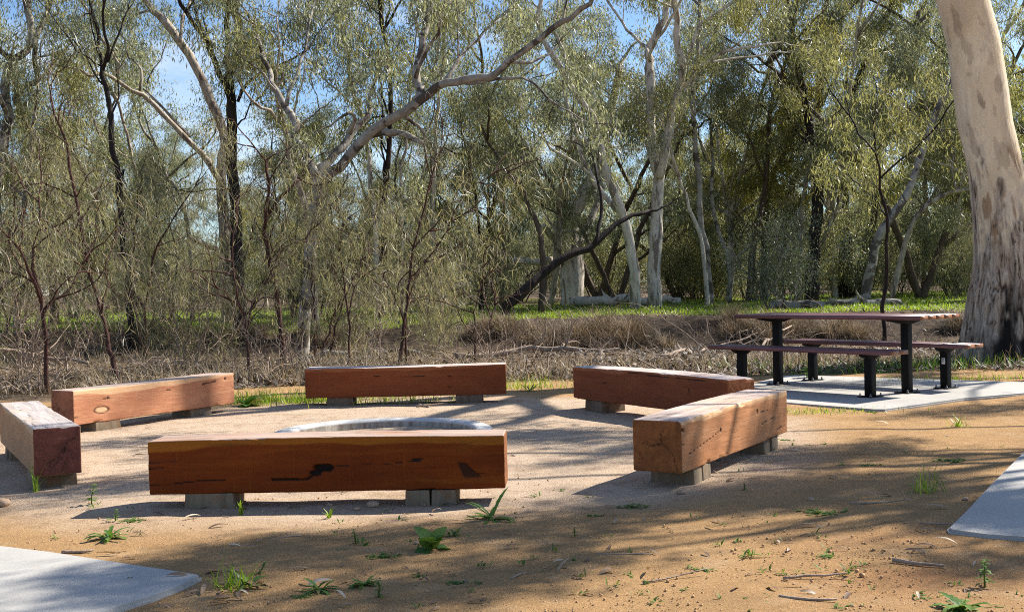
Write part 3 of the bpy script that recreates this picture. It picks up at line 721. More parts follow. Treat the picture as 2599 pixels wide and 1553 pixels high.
# -- trees that stand out, traced one by one at their own distances
def traced(seed, name, label, bark, leafm, limbs, Y, **kw):
    """limbs: (points, r0, r1, dy, foot, leafy, extension)"""
    T = Tree(seed, **kw); base = None
    for (px, r0, r1, dy, foot, leafy, ex) in limbs:
        p = trace(px, Y, dy, foot)
        if ex: p = ext(p, ex)
        if base is None: base = base_of(p)
        T.limb(p, r0, r1, 10 if r0 > .07 else 7, leafy)
    return T.finish(name, label, 'tree', base, bark, leafm)
GUM = dict(spray=17, leaf=(.14, .022), sub=(1.5, .68), twig=(.48, .11), sigma=(.12, .17), scat=.5, start=.55, droop=1.0)
traced(1, 'gum_tree', 'black charred double trunk with dark fanned limbs, left of the picture centre', M['bark_dark'], M['leaf_grey'], [
    (C1((1155, 1560), (1150, 1300), (1140, 1100), (1120, 800), (1125, 600), (1115, 480), (1105, 380), (1120, 330), (1150, 260), (1150, 180), (1140, 60), (1130, -20)), .15, .07, .3, True, (.55, 1), 2.5),
    (C1((1108, 420), (1104, 330), (1100, 250), (1095, 120), (1110, -10)), .07, .045, -.8, False, (.3, 1), 2),
    (C1((1112, 470), (1085, 400), (1040, 310), (1010, 220), (970, 160), (900, 60), (850, -20)), .07, .03, -1.5, False, (.25, 1), 2),
    (C1((1040, 310), (990, 190), (960, 110), (930, 20)), .04, .02, .8, False, (.3, 1), 1.5),
    (C1((1148, 490), (1200, 400), (1300, 340), (1420, 280), (1500, 220), (1560, 130)), .04, .015, 1.2, False, (.2, 1), 0),
    (C1((1110, 915), (1060, 912), (980, 920)), .025, .01, -.6, False, (.4, 1), 0),
    (C1((1135, 620), (1180, 560), (1230, 440)), .025, .012, .6, False, (.3, 1), 0)], 25.5, **GUM)
traced(2, 'gum_tree', 'pale gum trunk close behind the black charred trunk, one long bare limb reaching up left', M['bark_pale'], M['leaf_grey'], [
    (C1((1100, 1560), (1095, 1300), (1085, 1090), (1068, 850), (1088, 690), (1060, 590), (1020, 490), (980, 390), (910, 260), (860, 190), (810, 120), (740, 50), (670, -30)), .16, .06, 1, True, (.6, 1), 3),
    (C1((1068, 880), (1010, 800), (920, 690), (830, 600), (740, 510), (640, 440), (560, 390), (495, 360), (440, 366), (400, 345)), .075, .03, -2, False, (.9, 1), 0),
    (C1((440, 366), (418, 300), (400, 270), (340, 205), (300, 120)), .035, .015, .5, False, (.4, 1), 0),
    (C1((565, 392), (575, 320), (520, 230), (470, 140), (410, 40), (380, -30)), .04, .02, -.5, False, (.4, 1), 1),
    (C1((672, 445), (682, 340), (655, 300), (620, 285), (600, 200), (560, 120)), .03, .015, .6, False, (.5, 1), 0),
    (C1((915, 660), (850, 600), (740, 470), (690, 430)), .045, .02, .4, False, None, 0),
    (C1((868, 200), (880, 90), (920, 0)), .045, .025, 1, False, (.3, 1), 1),
    (C1((1040, 1200), (1010, 1190), (960, 1170), (925, 1155)), .06, .05, -1, False, None, 0)], 27.5, **GUM)
traced(3, 'gum_tree', 'thin dark trunk with a wispy crown, between the left edge and the black trunk', M['bark_dark'], M['leaf_grey'], [
    (C1((630, 1480), (622, 1340), (600, 1220), (580, 1000), (575, 870), (545, 720), (540, 560), (515, 420), (490, 330), (480, 230), (460, 120), (430, 20)), .085, .03, .6, True, (.5, 1), 1.5),
    (C1((498, 340), (520, 250), (515, 170), (495, 60), (505, -20)), .035, .02, -.6, False, (.3, 1), 1),
    (C1((575, 880), (600, 820), (590, 960)), .02, .01, .2, False, None, 0),
    (C1((490, 320), (430, 280), (370, 250), (330, 180)), .02, .01, -.6, False, (.3, 1), 0),
    (C1((520, 300), (560, 200), (600, 90), (640, 20)), .025, .012, .8, False, (.3, 1), 0)], 24.5, spray=7, leaf=(.17, .022), dens=.8)
traced(4, 'gum_tree', 'gum with one huge grey limb leaning far out to the upper right', M['bark_grey'], M['leaf_grey'], [
    (VV((735, 800), (748, 700), (752, 600), (760, 520), (772, 455), (800, 425), (845, 380), (905, 318), (960, 285), (1010, 250), (1060, 208), (1100, 200), (1160, 190), (1202, 180), (1235, 150), (1285, 115), (1340, 70), (1385, 45), (1430, 10), (1460, -25)), .13, .032, -2.0, True, (.72, 1), 1.5),
    (VV((1010, 250), (1024, 225), (1010, 198), (1012, 160), (1022, 115), (1030, 62), (1040, 30), (1046, -15)), .095, .05, .8, False, (.5, 1), 2),
    (VV((1008, 190), (1030, 135), (1060, 85), (1070, 40), (1085, -10)), .04, .02, -.8, False, (.3, 1), 1),
    (VV((1066, 212), (1105, 165), (1118, 135), (1140, 110), (1175, 80), (1215, 45)), .05, .02, 1.2, False, (.3, 1), 0),
    (VV((1130, 204), (1185, 198), (1240, 188), (1290, 196), (1318, 225), (1345, 250)), .035, .02, -1, False, (.35, 1), 0),
    (VV((1238, 150), (1290, 150), (1335, 128), (1352, 108)), .04, .02, .9, False, (.3, 1), 0),
    (VV((905, 325), (945, 322), (985, 328), (1022, 346)), .085, .05, -.9, False, None, 0),
    (VV((965, 280), (1000, 296), (1025, 318), (1028, 345)), .04, .03, .5, False, (.3, 1), 0),
    (VV((772, 455), (775, 415), (800, 385), (830, 360), (848, 325), (880, 295), (898, 265), (895, 245)), .11, .05, 1, False, (.75, 1), 0),
    (VV((848, 325), (862, 290), (850, 272), (835, 280)), .05, .03, -.5, False, (.5, 1), 0),
    (VV((768, 430), (745, 385), (720, 340), (715, 300), (690, 250), (655, 200), (650, 165)), .1, .04, 1.6, False, (.5, 1), 1),
    (VV((695, 255), (710, 200), (730, 150)), .045, .02, .5, False, (.3, 1), 1),
    (VV((722, 325), (745, 290), (775, 265)), .03, .01, -.5, False, (.6, 1), 0)], 22.5, **GUM)
traced(5, 'gum_tree', 'white trunked gum forking in two tall pale stems, right of the picture centre', M['bark_white'], M['leaf_olive'], [
    (C2((1530, 1490), (1522, 1350), (1530, 1200), (1540, 1000), (1543, 850), (1522, 770), (1508, 720), (1500, 600), (1505, 450), (1500, 330), (1494, 262), (1520, 180), (1570, 90), (1600, -20)), .19, .075, .5, True, (.62, 1), 3),
    (C2((1545, 860), (1575, 760), (1590, 650), (1612, 540), (1650, 420), (1662, 330), (1632, 230), (1635, 100), (1618, -20)), .13, .06, -1, False, (.5, 1), 2.5),
    (C2((1488, 280), (1475, 225), (1420, 180), (1370, 110), (1300, 10)), .045, .03, 1, False, (.4, 1), 1),
    (C2((1500, 300), (1515, 230), (1560, 160), (1590, 110)), .05, .03, -1, False, (.4, 1), 1.5),
    (C3((-10, 445), (50, 370), (130, 300), (210, 250), (300, 235), (430, 212)), .06, .03, -1.2, False, (.5, 1), 0),
    (C3((130, 300), (200, 290), (280, 280), (420, 260), (505, 255)), .035, .02, .6, False, (.5, 1), 0),
    (C3((-5, 380), (40, 240), (90, 120), (200, 50), (265, -10)), .06, .035, .7, False, (.4, 1), 2),
    (C3((215, 245), (290, 200), (330, 110), (380, 20)), .025, .015, -.6, False, (.3, 1), 1)], 32, spray=18, leaf=(.145, .023), sub=(1.5, .62), twig=(.48, .11), sigma=(.12, .17), start=.55, droop=1.0)
traced(6, 'gum_tree', 'slender white gum leaning left with several bare stems, left of the forked white gum', M['bark_white'], M['leaf_grey'], [
    (C2((1432, 1500), (1430, 1380), (1418, 1250), (1390, 1100), (1350, 1000), (1300, 870), (1262, 720), (1235, 580), (1200, 520), (1130, 440), (1090, 370), (1050, 290), (990, 200), (960, 100), (980, -20)), .15, .04, -1, True, (.6, 1), 1.5),
    (C2((1345, 1015), (1270, 930), (1210, 840), (1160, 720), (1130, 600), (1100, 500), (1085, 400), (1060, 330), (1000, 230), (900, 140)), .085, .03, 1, False, (.6, 1), 0),
    (C2((1212, 842), (1100, 760), (1025, 722), (990, 660), (940, 590), (880, 520)), .05, .02, -1, False, (.7, 1), 0),
    (C2((1170, 480), (1120, 410), (1100, 310), (1085, 250), (1040, 150), (1060, 40)), .05, .03, .8, False, (.5, 1), 1.5),
    (C2((1262, 740), (1200, 690), (1170, 600), (1120, 540)), .04, .02, 1.2, False, (.5, 1), 0),
    (C2((1290, 830), (1255, 660), (1335, 715)), .03, .015, .4, False, (.5, 1), 0)], 31, spray=18, leaf=(.145, .023), sub=(1.5, .62), twig=(.48, .11), sigma=(.12, .17), start=.55, droop=1.0)
traced(7, 'gum_tree', 'stout broken white gum with orange stained base, behind the slanting black trunk', M['bark_white'], M['leaf_grey'], [
    (C2((1120, 1500), (1125, 1380), (1128, 1250), (1118, 1120), (1128, 1030), (1180, 950), (1222, 865), (1260, 760), (1290, 620)), .42, .1, .6, True, (.75, 1), 2),
    (C2((1110, 1230), (1075, 1200), (1040, 1160), (1012, 1118), (985, 1090)), .17, .08, -.7, False, None, 0),
    (C2((1150, 1190), (1190, 1120), (1230, 1020), (1270, 900), (1280, 780)), .16, .06, 1.4, False, (.6, 1), 2),
    (C2((1095, 1150), (1085, 1040), (1090, 960), (1120, 870)), .14, .05, .9, False, (.6, 1), 2),
    (C2((1062, 1252), (1000, 1262), (900, 1262), (800, 1252)), .12, .1, -2.5, False, None, 0)], 38, spray=15, leaf=(.17, .03), sub=(1.5, .62), twig=(.48, .11), sigma=(.12, .17), start=.55, droop=1.0)
traced(8, 'dead_tree', 'black bare trunk slanting up right in front of the broken white gum', M['bark_dark'], M['leaf_grey'], [
    (C2((815, 1485), (920, 1382), (1000, 1312), (1100, 1240), (1200, 1200), (1280, 1130), (1340, 1080), (1420, 1040), (1500, 1018)), .135, .045, 1.6, True, (.95, 1), 0),
    (C2((1232, 1180), (1258, 1100), (1272, 1000), (1250, 880), (1238, 790)), .05, .03, .7, False, (.8, 1), 0),
    (C2((905, 1340), (960, 1300), (1015, 1280)), .02, .01, .3, False, None, 0)], 27, spray=5)
SL = dict(spray=17, leaf=(.14, .022), sub=(1.3, .58), twig=(.48, .11), sigma=(.12, .17), scat=.5, start=.55, droop=1.0)
slim = [
    ('white_bark', 'slim crooked white stem just right of the huge leaning limb', M['bark_white'], M['leaf_olive'], C2((195, 1500), (190, 1400), (170, 1050), (150, 900), (140, 700), (118, 560), (60, 420), (40, 260)), .085, .03, 30, .55),
    ('white_bark', 'straight pale sapling trunk rising behind the end of the huge leaning limb', M['bark_white'], M['leaf_grey'], C2((430, 1500), (442, 1250), (458, 900), (468, 650), (480, 450), (500, 300), (505, 150), (520, 20)), .085, .03, 33, .5),
    ('thin', 'thin pale stem second to the right of the huge leaning limb', M['bark_pale'], M['leaf_olive'], C2((308, 1500), (312, 1300), (298, 1000), (300, 800), (330, 640), (335, 520)), .05, .02, 29, .55),
    ('dark', 'thin black trunk with twiggy dark side branches under the leaning limb', M['bark_dark'], M['leaf_olive'], C2((205, 1500), (210, 1300), (225, 950), (240, 750), (255, 580), (240, 300), (215, 150), (200, 20)), .09, .03, 28, .35),
    ('brown', 'brown forked young gum left of the broken white gum', M['bark_brown'], M['leaf_grey'], C2((978, 1500), (985, 1200), (962, 1100), (920, 1000), (880, 900), (820, 840), (760, 740)), .1, .03, 30, .5),
    ('brown', 'brown straight trunk midway between the leaning limb and the white gums', M['bark_brown'], M['leaf_olive'], C2((785, 1500), (790, 1250), (790, 1000), (785, 820), (740, 640), (700, 480), (690, 300)), .09, .03, 36, .45),
    ('grey', 'grey trunk with a pale leaning twin, right of the forked white gum', M['bark_grey'], M['leaf_grey'], C3((135, 1490), (115, 1200), (92, 1050), (85, 900), (60, 640), (55, 420), (80, 200)), .13, .04, 34, .5),
    ('white_bark', 'white leaning stem beside the grey trunk right of the forked gum', M['bark_white'], M['leaf_olive'], C3((120, 1400), (105, 1190), (60, 1060), (20, 950), (-20, 850), (-60, 700)), .08, .03, 33.5, .6),
    ('grey', 'crooked grey stem between the forked white gum and the silver shrub', M['bark_grey'], M['leaf_grey'], C3((235, 1490), (222, 1240), (170, 1100), (140, 950), (150, 800), (140, 640)), .09, .03, 36, .5),
    ('brown', 'red brown trunk forking low behind the silver shrub', M['bark_brown'], M['leaf_olive'], C3((325, 1490), (345, 1200), (380, 1040), (408, 880), (420, 640), (440, 480), (500, 300)), .13, .04, 38, .4),
    ('brown', 'brown trunk leaning right above the silver shrub', M['bark_brown'], M['leaf_yellow'], C3((395, 1490), (400, 1100), (430, 880), (500, 740), (590, 650), (640, 520), (700, 330)), .12, .035, 39, .4),
    ('grey', 'grey barked gum left of the black trunk on the grass', M['bark_grey'], M['leaf_grey'], C3((480, 1490), (500, 1100), (540, 870), (620, 750), (660, 560), (680, 340), (690, 120)), .16, .05, 41, .4),
    ('dark', 'thick black fire scarred trunk standing on the green grass', M['bark_dark'], M['leaf_yellow'], C3((622, 1475), (635, 1250), (652, 1050), (655, 900), (640, 720), (610, 560), (560, 300)), .24, .07, 36, .4),
    ('dark', 'black forked trunk high among the foliage left of the big gum', M['bark_dark'], M['leaf_grey'], C3((790, 1480), (788, 1350), (790, 1200), (780, 900), (800, 640), (815, 520), (850, 400), (890, 290), (960, 150)), .26, .06, 40, .35),
    ('dark', 'short black trunk twinned with the black forked trunk on the grass', M['bark_dark'], M['leaf_olive'], C3((850, 1480), (862, 1360), (880, 1250), (930, 1000), (940, 800), (990, 560)), .22, .05, 40.5, .4),
    ('dark', 'very thin black sapling just behind the picnic table', M['bark_dark'], M['leaf_olive'], C3((975, 1490), (985, 1300), (990, 1180), (990, 1050), (975, 950), (960, 860)), .045, .015, 22, .55),
    ('grey', 'long pale limb slanting up to the big gum from the woodland', M['bark_grey'], M['leaf_grey'], C3((880, 1480), (930, 1200), (1000, 1060), (1080, 950), (1130, 830), (1180, 680), (1230, 540), (1272, 458), (1310, 390), (1340, 280)), .14, .05, 30, .6),
    ('pale', 'pale curved stem low between the big gum and the black stumps', M['bark_pale'], M['leaf_olive'], C3((1010, 1480), (1060, 1250), (1130, 1050), (1240, 960), (1330, 920), (1400, 915)), .09, .03, 33, .5),
    ('grey', 'slim grey trunk right of the thin dark wispy tree', M['bark_grey'], M['leaf_grey'], C1((930, 1560), (920, 1300), (905, 1080), (860, 920), (810, 860), (770, 740), (700, 640)), .08, .025, 31, .5),
    ('pale', 'pale post like trunk right of the black charred double trunk', M['bark_pale'], M['leaf_olive'], C1((1520, 1500), (1500, 1250), (1495, 1180), (1480, 1000), (1400, 800), (1390, 700)), .1, .04, 26, .6),
    ('grey', 'crooked grey tree filling the upper left corner', M['bark_grey'], M['leaf_grey'], C1((-40, 1500), (-30, 1000), (10, 760), (40, 560), (20, 420), (60, 290), (130, 240), (150, 130), (120, 0)), .16, .05, 26, .35),
    ('dark', 'twisted dark branched tree left of the thin dark wispy tree', M['bark_brown'], M['leaf_olive'], C1((260, 1560), (250, 1250), (230, 1000), (180, 700), (70, 480), (140, 410), (180, 380), (170, 200), (230, 60)), .13, .04, 29, .4)]
for i, (_, lab, bk, lf, px, r0, r1, Y, lo) in enumerate(slim):
    T = Tree(100+i, **SL); p = ext(trace(px, Y, (-1)**i*.8, True), 2.2 if px[-1][1] < 330 else .9)
    T.limb(p, r0, r1, 8, (lo, 1))
    # two or three side limbs so the crown has body in depth too
    for k in range(3):
        j = int(len(p)*(lo+.15*k)); j = min(max(j, 1), len(p)-2)
        d = unit(np.array([T.rng.normal(0, 1), T.rng.normal(0, 1), 1.1])); L = T.rng.uniform(1.6, 3.0)
        T.limb(grow_path(T.rng, p[j], d, L, 4, .15, .3), r0*.4, .015, 6, (.25, 1))
    T.finish('gum_tree', lab, 'tree', base_of(p), bk, lf)
T = 0

# -- generic woodland trees: a few kinds, each copied with its parts
def forest_kind(seed, H, stems, bark, leafm, low=.22, spread=.3, **kw):
    T = Tree(seed, **kw); rng = T.rng
    for s in range(stems):
        a = rng.uniform(0, 6.28); ln = rng.uniform(.05, spread)
        pts = [np.zeros(3)-UPV*.15]; d = unit(np.array([math.cos(a)*ln, math.sin(a)*ln, 1]))
        for k in range(1, 7): d = unit(d+rng.normal(0, .12, 3)+.05*UPV); pts.append(pts[-1]+d*H/6)
        T.limb(pts, H*.011, .025, 7, (low, 1))
        for k in range(4):
            j = rng.randint(1, 6); dd = unit(np.array([rng.normal(), rng.normal(), .8]))
            T.limb(grow_path(rng, pts[j], dd, H*rng.uniform(.18, .34), 5, .15, .3), H*.006, .015, 5, (.2, 1))
    return T, bark, leafm
FK = dict(spray=24, leaf=(.15, .024), sub=(1.5, 1.05), twig=(.48, .1), sigma=(.13, .17), scat=.5, start=.58, droop=1.0)
kinds = [('gum_tree', forest_kind(201, 9, 2, M['bark_pale'], M['leaf_grey'], **FK)), ('gum_tree', forest_kind(202, 8, 2, M['bark_grey'], M['leaf_olive'], low=.12, **FK)),
         ('gum_tree', forest_kind(203, 11, 2, M['bark_brown'], M['leaf_grey'], low=.3, **FK)), ('gum_tree', forest_kind(204, 7, 3, M['bark_dark'], M['leaf_olive'], low=.1, **FK)),
         ('gum_tree', forest_kind(205, 10, 2, M['bark_white'], M['leaf_yellow'], low=.3, **FK))]
tone = ['grey green pale trunked gum', 'bushy olive gum', 'tall brown trunked gum', 'low dark stemmed gum', 'yellow green white stemmed gum']
protos = [T.finish(n, tone[i], 'tree', (0, 0, 0), b, l, 'woodland trees beyond the creek') for i, (n, (T, b, l)) in enumerate(kinds)]
marks = [(60, 'the left edge'), (330, 'the thin dark wispy tree'), (600, 'the black charred double trunk'), (800, 'the huge leaning limb'), (1000, 'the thin black twiggy trunk'), (1280, 'the brown straight trunk'),
         (1450, 'the broken white gum'), (1610, 'the leaning white gum'), (1665, 'the forked white gum'), (1850, 'the grey leaning pair'), (1960, 'the silver shrub'), (2060, 'the thick black trunk'), (2160, 'the black twin trunks'), (2300, 'the long slanting limb'), (2540, 'the big gum')]
used = {}
def where(x, y):
    u = proj_u(x, y)-0; m = min(marks, key=lambda q: abs(q[0]-u)); side = 'left of' if u < m[0]-12 else ('right of' if u > m[0]+12 else 'straight behind')
    return side+' '+m[1]
def unique(base):
    used[base] = used.get(base, 0)+1
    if used[base] == 1: return base
    return base+', '+['', '', 'farther back', 'third in line', 'fourth in line', 'fifth in line', 'last in line', 'beyond all'][min(used[base], 7)]
rg = np.random.RandomState(5)
spots = []
for Y0, step, hs in ((44, 4.4, .9), (54, 4.8, .95), (66, 5.4, 1.05), (82, 6.0, 1.15)):
    xw = Y0*.47+2; x = -xw+rg.uniform(0, step)
    while x < xw:
        spots.append((x+rg.uniform(-.9, .9), Y0+rg.uniform(-3, 3), hs*rg.uniform(.75, 1.15))); x += step*rg.uniform(.75, 1.25)
first = [True]*5
def place(k, x, y, s, rz, label):
    o = protos[k] if first[k] else copy_tree(protos[k]); first[k] = False
    o.location = (x, y, float(gz(np.array([x]), np.array([y]))[0])); o.rotation_euler = (0, 0, rz); o.scale = (s*1.1, s*1.1, s); o['label'] = label; return o
for x, y, s in spots:
    u = proj_u(x, y)
    k = int(rg.choice(5, p=[.22, .26, .2, .2, .12] if u < 1700 else [.2, .2, .2, .12, .28]))
    if u < 1350: s *= .72
    place(k, x, y, s, rg.uniform(0, 6.28), unique(tone[k]+' '+where(x, y)))
# nearer fillers between the traced trunks
for x, y, k, s in ((-11.5, 27, 1, .8), (-9.2, 31, 0, .8), (-6.2, 33, 3, .75), (-12.8, 34, 1, .95), (-3.6, 35, 1, .7), (-.9, 34, 3, .8), (1.2, 37, 0, .85), (3.4, 38, 2, .8), (7.4, 40, 4, .9), (9.0, 37, 0, 1.0), (10.8, 39, 4, 1.05), (12.6, 36, 2, 1.0), (15.2, 40, 4, 1.1), (6.2, 44, 2, 1.0), (17.5, 37, 2, 1.1), (14.2, 33, 0, .9)):
    place(k, x, y, s, rg.uniform(0, 6.28), unique(tone[k]+' '+where(x, y)))
# the gums whose shade falls across the gravel, standing out of the picture to the right
def shade_gum(seed, x, y, H, bark, nm, clumps):
    T = Tree(seed, leaf=(.16, .03), spray=26, twig=(.36, .13), sigma=(.12, .12), start=.35, sub=(1.0, 1.0)); rng = T.rng
    tr = [np.array([x, y, -.15])]; d = np.array([.05, -.03, 1.])
    for k in range(6): d = unit(d+rng.normal(0, .07, 3)); tr.append(tr[-1]+d*H/6)
    tr = T.limb(tr, .15, .04, 9, None)
    for gx, gy, h, n in clumps:
        c = np.array([gx+.983*h, gy+.553*h, h]); i = int(np.argmin(np.abs(tr[:, 2]-(h-1.7)))); p0 = tr[i]
        m = p0*.5+c*.5+np.array([0, 0, .35])+rng.normal(0, .12, 3); pth = T.limb([p0, p0*.75+m*.25+rng.normal(0, .05, 3), m, c], .045, .014, 6, None)
        for k in range(n): T.branch(c+rng.normal(0, .1, 3), unit(rng.normal(0, 1, 3)*[1, 1, .5]), rng.uniform(.35, .75), .012)
    o = T.finish('gum_tree', 'gum out of the picture to the right shading the gravel, '+nm, 'tree', (x, y, 0), bark, M['leaf_grey'])
def gsp(lst, r):
    return [(*G(u*1.0463, v*1.0463)[:2], r.uniform(5.0, 8.0), r.randint(2, 4)) for u, v in lst]
rsh = np.random.RandomState(12)
shade_gum(813, 6.7, 8.9, 9.4, M['bark_white'], 'white stemmed', gsp([(70, 1215), (640, 1390), (720, 1335), (560, 1465), (840, 1460), (330, 1090), (1400, 1300)], rsh))
shade_gum(811, 9.5, 9.8, 9.0, M['bark_brown'], 'brown trunked', gsp([(1530, 1255), (1780, 1200), (1900, 1240), (1980, 1135), (2090, 1205), (2230, 1130), (2360, 1175), (1330, 1045), (1470, 1090), (2230, 1250), (2390, 1350)], rsh))
shade_gum(812, 9.9, 15.6, 8.6, M['bark_pale'], 'pale trunked', gsp([(2030, 940), (2230, 925), (2140, 910), (1560, 950), (2440, 995)], rsh))



# ------------------------------------------------------------------ understorey
def stems(seed, H, n, spread, r, leafy, lean=.25, **kw):
    T = Tree(seed, **kw); rng = T.rng
    for s in range(n):
        a = 6.28*s/n+rng.uniform(-.5, .5); q = rng.uniform(.1, 1)*spread
        d = unit(np.array([math.cos(a)*q, math.sin(a)*q, 1])); p0 = np.array([math.cos(a)*.08*n**.5, math.sin(a)*.08*n**.5, -.1])
        pts = grow_path(rng, p0, d, H*rng.uniform(.65, 1.1), 7, .12, .15-lean*.3)
        T.limb(pts, r, .008, 6, leafy)
    return T
WP = dict(leaf=(.2, .0095), spray=15, droop=1.7, sub=(1.0, .42), twig=(.55, .17), sigma=(.1, .17), hang=.7, scat=.55, start=.4)
BU = dict(leaf=(.13, .024), spray=12, droop=.35, sub=(.9, .33), twig=(.45, .24), sigma=(.13, .17))
DS = dict(leaf=(.1, .004), spray=1, start=.2, droop=.1, sub=(.75, .26), twig=(.4, .2), sigma=(.05, .06))
ukinds = [
    ('weeping_wattle', 'weeping yellow green wattle', stems(301, 3.6, 3, .3, .03, (.2, 1), **WP), M['twig_red'], M['weep'], 'weeping wattles on the creek bank'),
    ('weeping_wattle', 'loose weeping wattle on thin red stems', stems(302, 4.6, 2, .25, .035, (.3, 1), **WP), M['twig_red'], M['weep'], 'weeping wattles on the creek bank'),
    ('weeping_wattle', 'low weeping straw tinged wattle', stems(303, 2.4, 4, .5, .02, (.1, 1), **WP), M['twig'], M['weep'], 'weeping wattles on the creek bank'),
    ('bush', 'rounded olive bush', stems(304, 2.6, 6, .6, .025, (.1, 1), **BU), M['bark_brown'], M['leaf_olive'], 'bushes under the woodland trees'),
    ('bush', 'upright grey green bush', stems(305, 3.4, 5, .45, .025, (.12, 1), **BU), M['bark_brown'], M['leaf_grey'], 'bushes under the woodland trees'),
    ('dead_shrub', 'bare twiggy dead shrub', stems(306, 1.7, 7, .7, .012, (.1, 1), **DS), M['twig'], M['straw'], 'dead shrubs along the creek bank'),
    ('dead_shrub', 'tall bare dead shrub', stems(307, 2.5, 5, .55, .014, (.15, 1), **DS), M['twig'], M['straw'], 'dead shrubs along the creek bank'),
    ('dead_shrub', 'low sprawling dead shrub', stems(308, 1.1, 9, 1.3, .01, (.05, 1), **DS), M['twig'], M['straw'], 'dead shrubs along the creek bank')]
uprot = [T.finish(n, lab, {'weeping_wattle': 'shrub', 'bush': 'bush', 'dead_shrub': 'shrub'}[n], (0, 0, 0), b, l, g) for n, lab, T, b, l, g in ukinds]
ufirst = [True]*len(ukinds)
NEAR = [(120, 'the leftmost sapling'), (300, 'the second sapling from the left'), (630, 'the sapling behind the left back seat'), (720, 'the forked dark sapling'), (890, 'the back seat'), (1015, 'the leaning sapling behind the back seat'), (1210, 'the right end of the back seat'), (1600, 'the shaded back seat'), (1900, 'the picnic table'), (2300, 'the table end'), (2540, 'the big gum')]
def where2(x, y):
    u = proj_u(x, y)
    mk = NEAR if y < 24 else marks
    m = min(mk, key=lambda q: abs(q[0]-u)); side = 'left of' if u < m[0]-15 else ('right of' if u > m[0]+15 else 'behind')
    return side+' '+m[1]
def uplace(k, x, y, s, rz=None):
    o = uprot[k] if ufirst[k] else copy_tree(uprot[k]); ufirst[k] = False
    o.location = (x, y, float(gz(np.array([x]), np.array([y]))[0])); o.rotation_euler = (0, 0, rg.uniform(0, 6.28) if rz is None else rz)
    o.scale = (s, s, s); o['label'] = unique(ukinds[k][1]+' '+where2(x, y)); return o
for x, y, k, s in [(-7.3, 15.6, 2, .8), (-8.8, 18.5, 1, .9), (-9.8, 21.5, 0, 1.0), (-7.4, 23.5, 1, 1.0), (-3.4, 20.3, 0, .85),
                   (-11.2, 25.5, 1, 1.05), (-4.2, 27.5, 1, .8), (-12.4, 29, 0, 1.1), (-5.9, 21, 2, .95), (-8.2, 26.5, 0, 1.1), (-6.3, 27, 0, 1.0), (-1.5, 23.5, 2, .8), (-2.6, 31, 2, 1.0), (-8.8, 30, 1, 1.1), (-5.4, 33, 0, 1.0), (-.6, 32.5, 2, .9),
                   (12.9, 32, 2, .9)]:
    uplace(k, x, y, s)
for x, y, k, s in [(-5.4, 13.2, 5, .6), (-6.1, 14.8, 6, .6), (-3.1, 15.2, 5, .5), (-.3, 16.6, 7, .5), (-2.4, 20, 6, .55), (.7, 19.2, 5, .4), (-7.4, 20.8, 6, .8), (1.6, 20.5, 7, .35), (3.0, 18.5, 7, .35), (-5.9, 22, 5, .9), (-.2, 22, 7, .4), (7.2, 23, 7, .35), (10.2, 22.5, 7, .4), (13.4, 40, 5, 1.0), (11.3, 41, 6, .9), (15.6, 38, 5, 1.1)]:
    uplace(k, x, y, s)
for Y0, st, sc in ((44, 4.6, .7), (57, 3.6, .9), (70, 3.4, 1.2), (92, 2.9, 1.5)):
    xw = Y0*.46+1.5; x = -xw+rg.uniform(0, st)
    while x < xw:
        y = Y0+rg.uniform(-4, 4)
        uplace(3+int(rg.rand() < .5), x, y, sc*rg.uniform(.7, 1.15))
        x += st*rg.uniform(.7, 1.3)
for i in range(26):       # low greenery closing the view under the right hand crowns
    y = rg.uniform(37, 52); x = rg.uniform(-1, .46*y); uplace(3+int(rg.rand() < .6), x, y, rg.uniform(.75, 1.25))
# one silver leaved shrub
T = stems(320, 2.0, 9, .55, .02, (.15, 1), leaf=(.07, .02), spray=10, droop=.2, sub=(.75, .25), twig=(.4, .2), sigma=(.11, .14))
px = P(1970, 780, 29.5); so_ = T.finish('silver_shrub', 'rounded silver grey shrub standing on the green grass at the wood edge', 'shrub', (0, 0, 0), M['bark_grey'], M['leaf_silver']); so_.location = (px[0], 29.5, float(gz(px[0:1], px[1:2])[0]))

# saplings, traced
def sapling(seed, label, Y, limbs, k=.55, **kw):
    T = Tree(seed, **{**WP, 'spray': 9, 'sub': (.75, .24), 'twig': (.45, .2), **kw}); base = None
    for i, (px, r0, r1, dy, lf) in enumerate(limbs):
        p = trace(px, Y, dy, i == 0)
        if base is None: base = base_of(p)
        T.limb(p, r0, r1, 7, lf, k=k, wob=.012)
    return T.finish('sapling', label, 'sapling', base, M['twig_red'], M['weep'])
sapling(401, 'leftmost bare red stemmed sapling, forked low behind the left seats', 13.0, [(VV((118, 985), (112, 900), (105, 760), (90, 690), (80, 650), (85, 600), (100, 520), (95, 470)), .03, .008, .3, (.25, 1)), (VV((100, 735), (75, 660), (50, 610), (0, 560), (-40, 520)), .02, .007, -.5, (.3, 1)), (VV((103, 770), (130, 730), (175, 690), (200, 640)), .012, .005, .4, (.3, 1))])
sapling(402, 'tall bending sapling behind the left back seat, second from the left', 15.2, [(VV((286, 935), (278, 880), (265, 850), (250, 780), (235, 720), (205, 600), (185, 480), (160, 350), (132, 280), (120, 210)), .042, .01, .5, (.3, 1)), (VV((245, 765), (262, 690), (255, 640), (290, 560)), .016, .006, .5, (.3, 1)), (VV((215, 640), (190, 600), (150, 570)), .012, .005, -.5, (.3, 1)), (VV((235, 720), (200, 690), (170, 680)), .01, .005, .3, (.3, 1))])
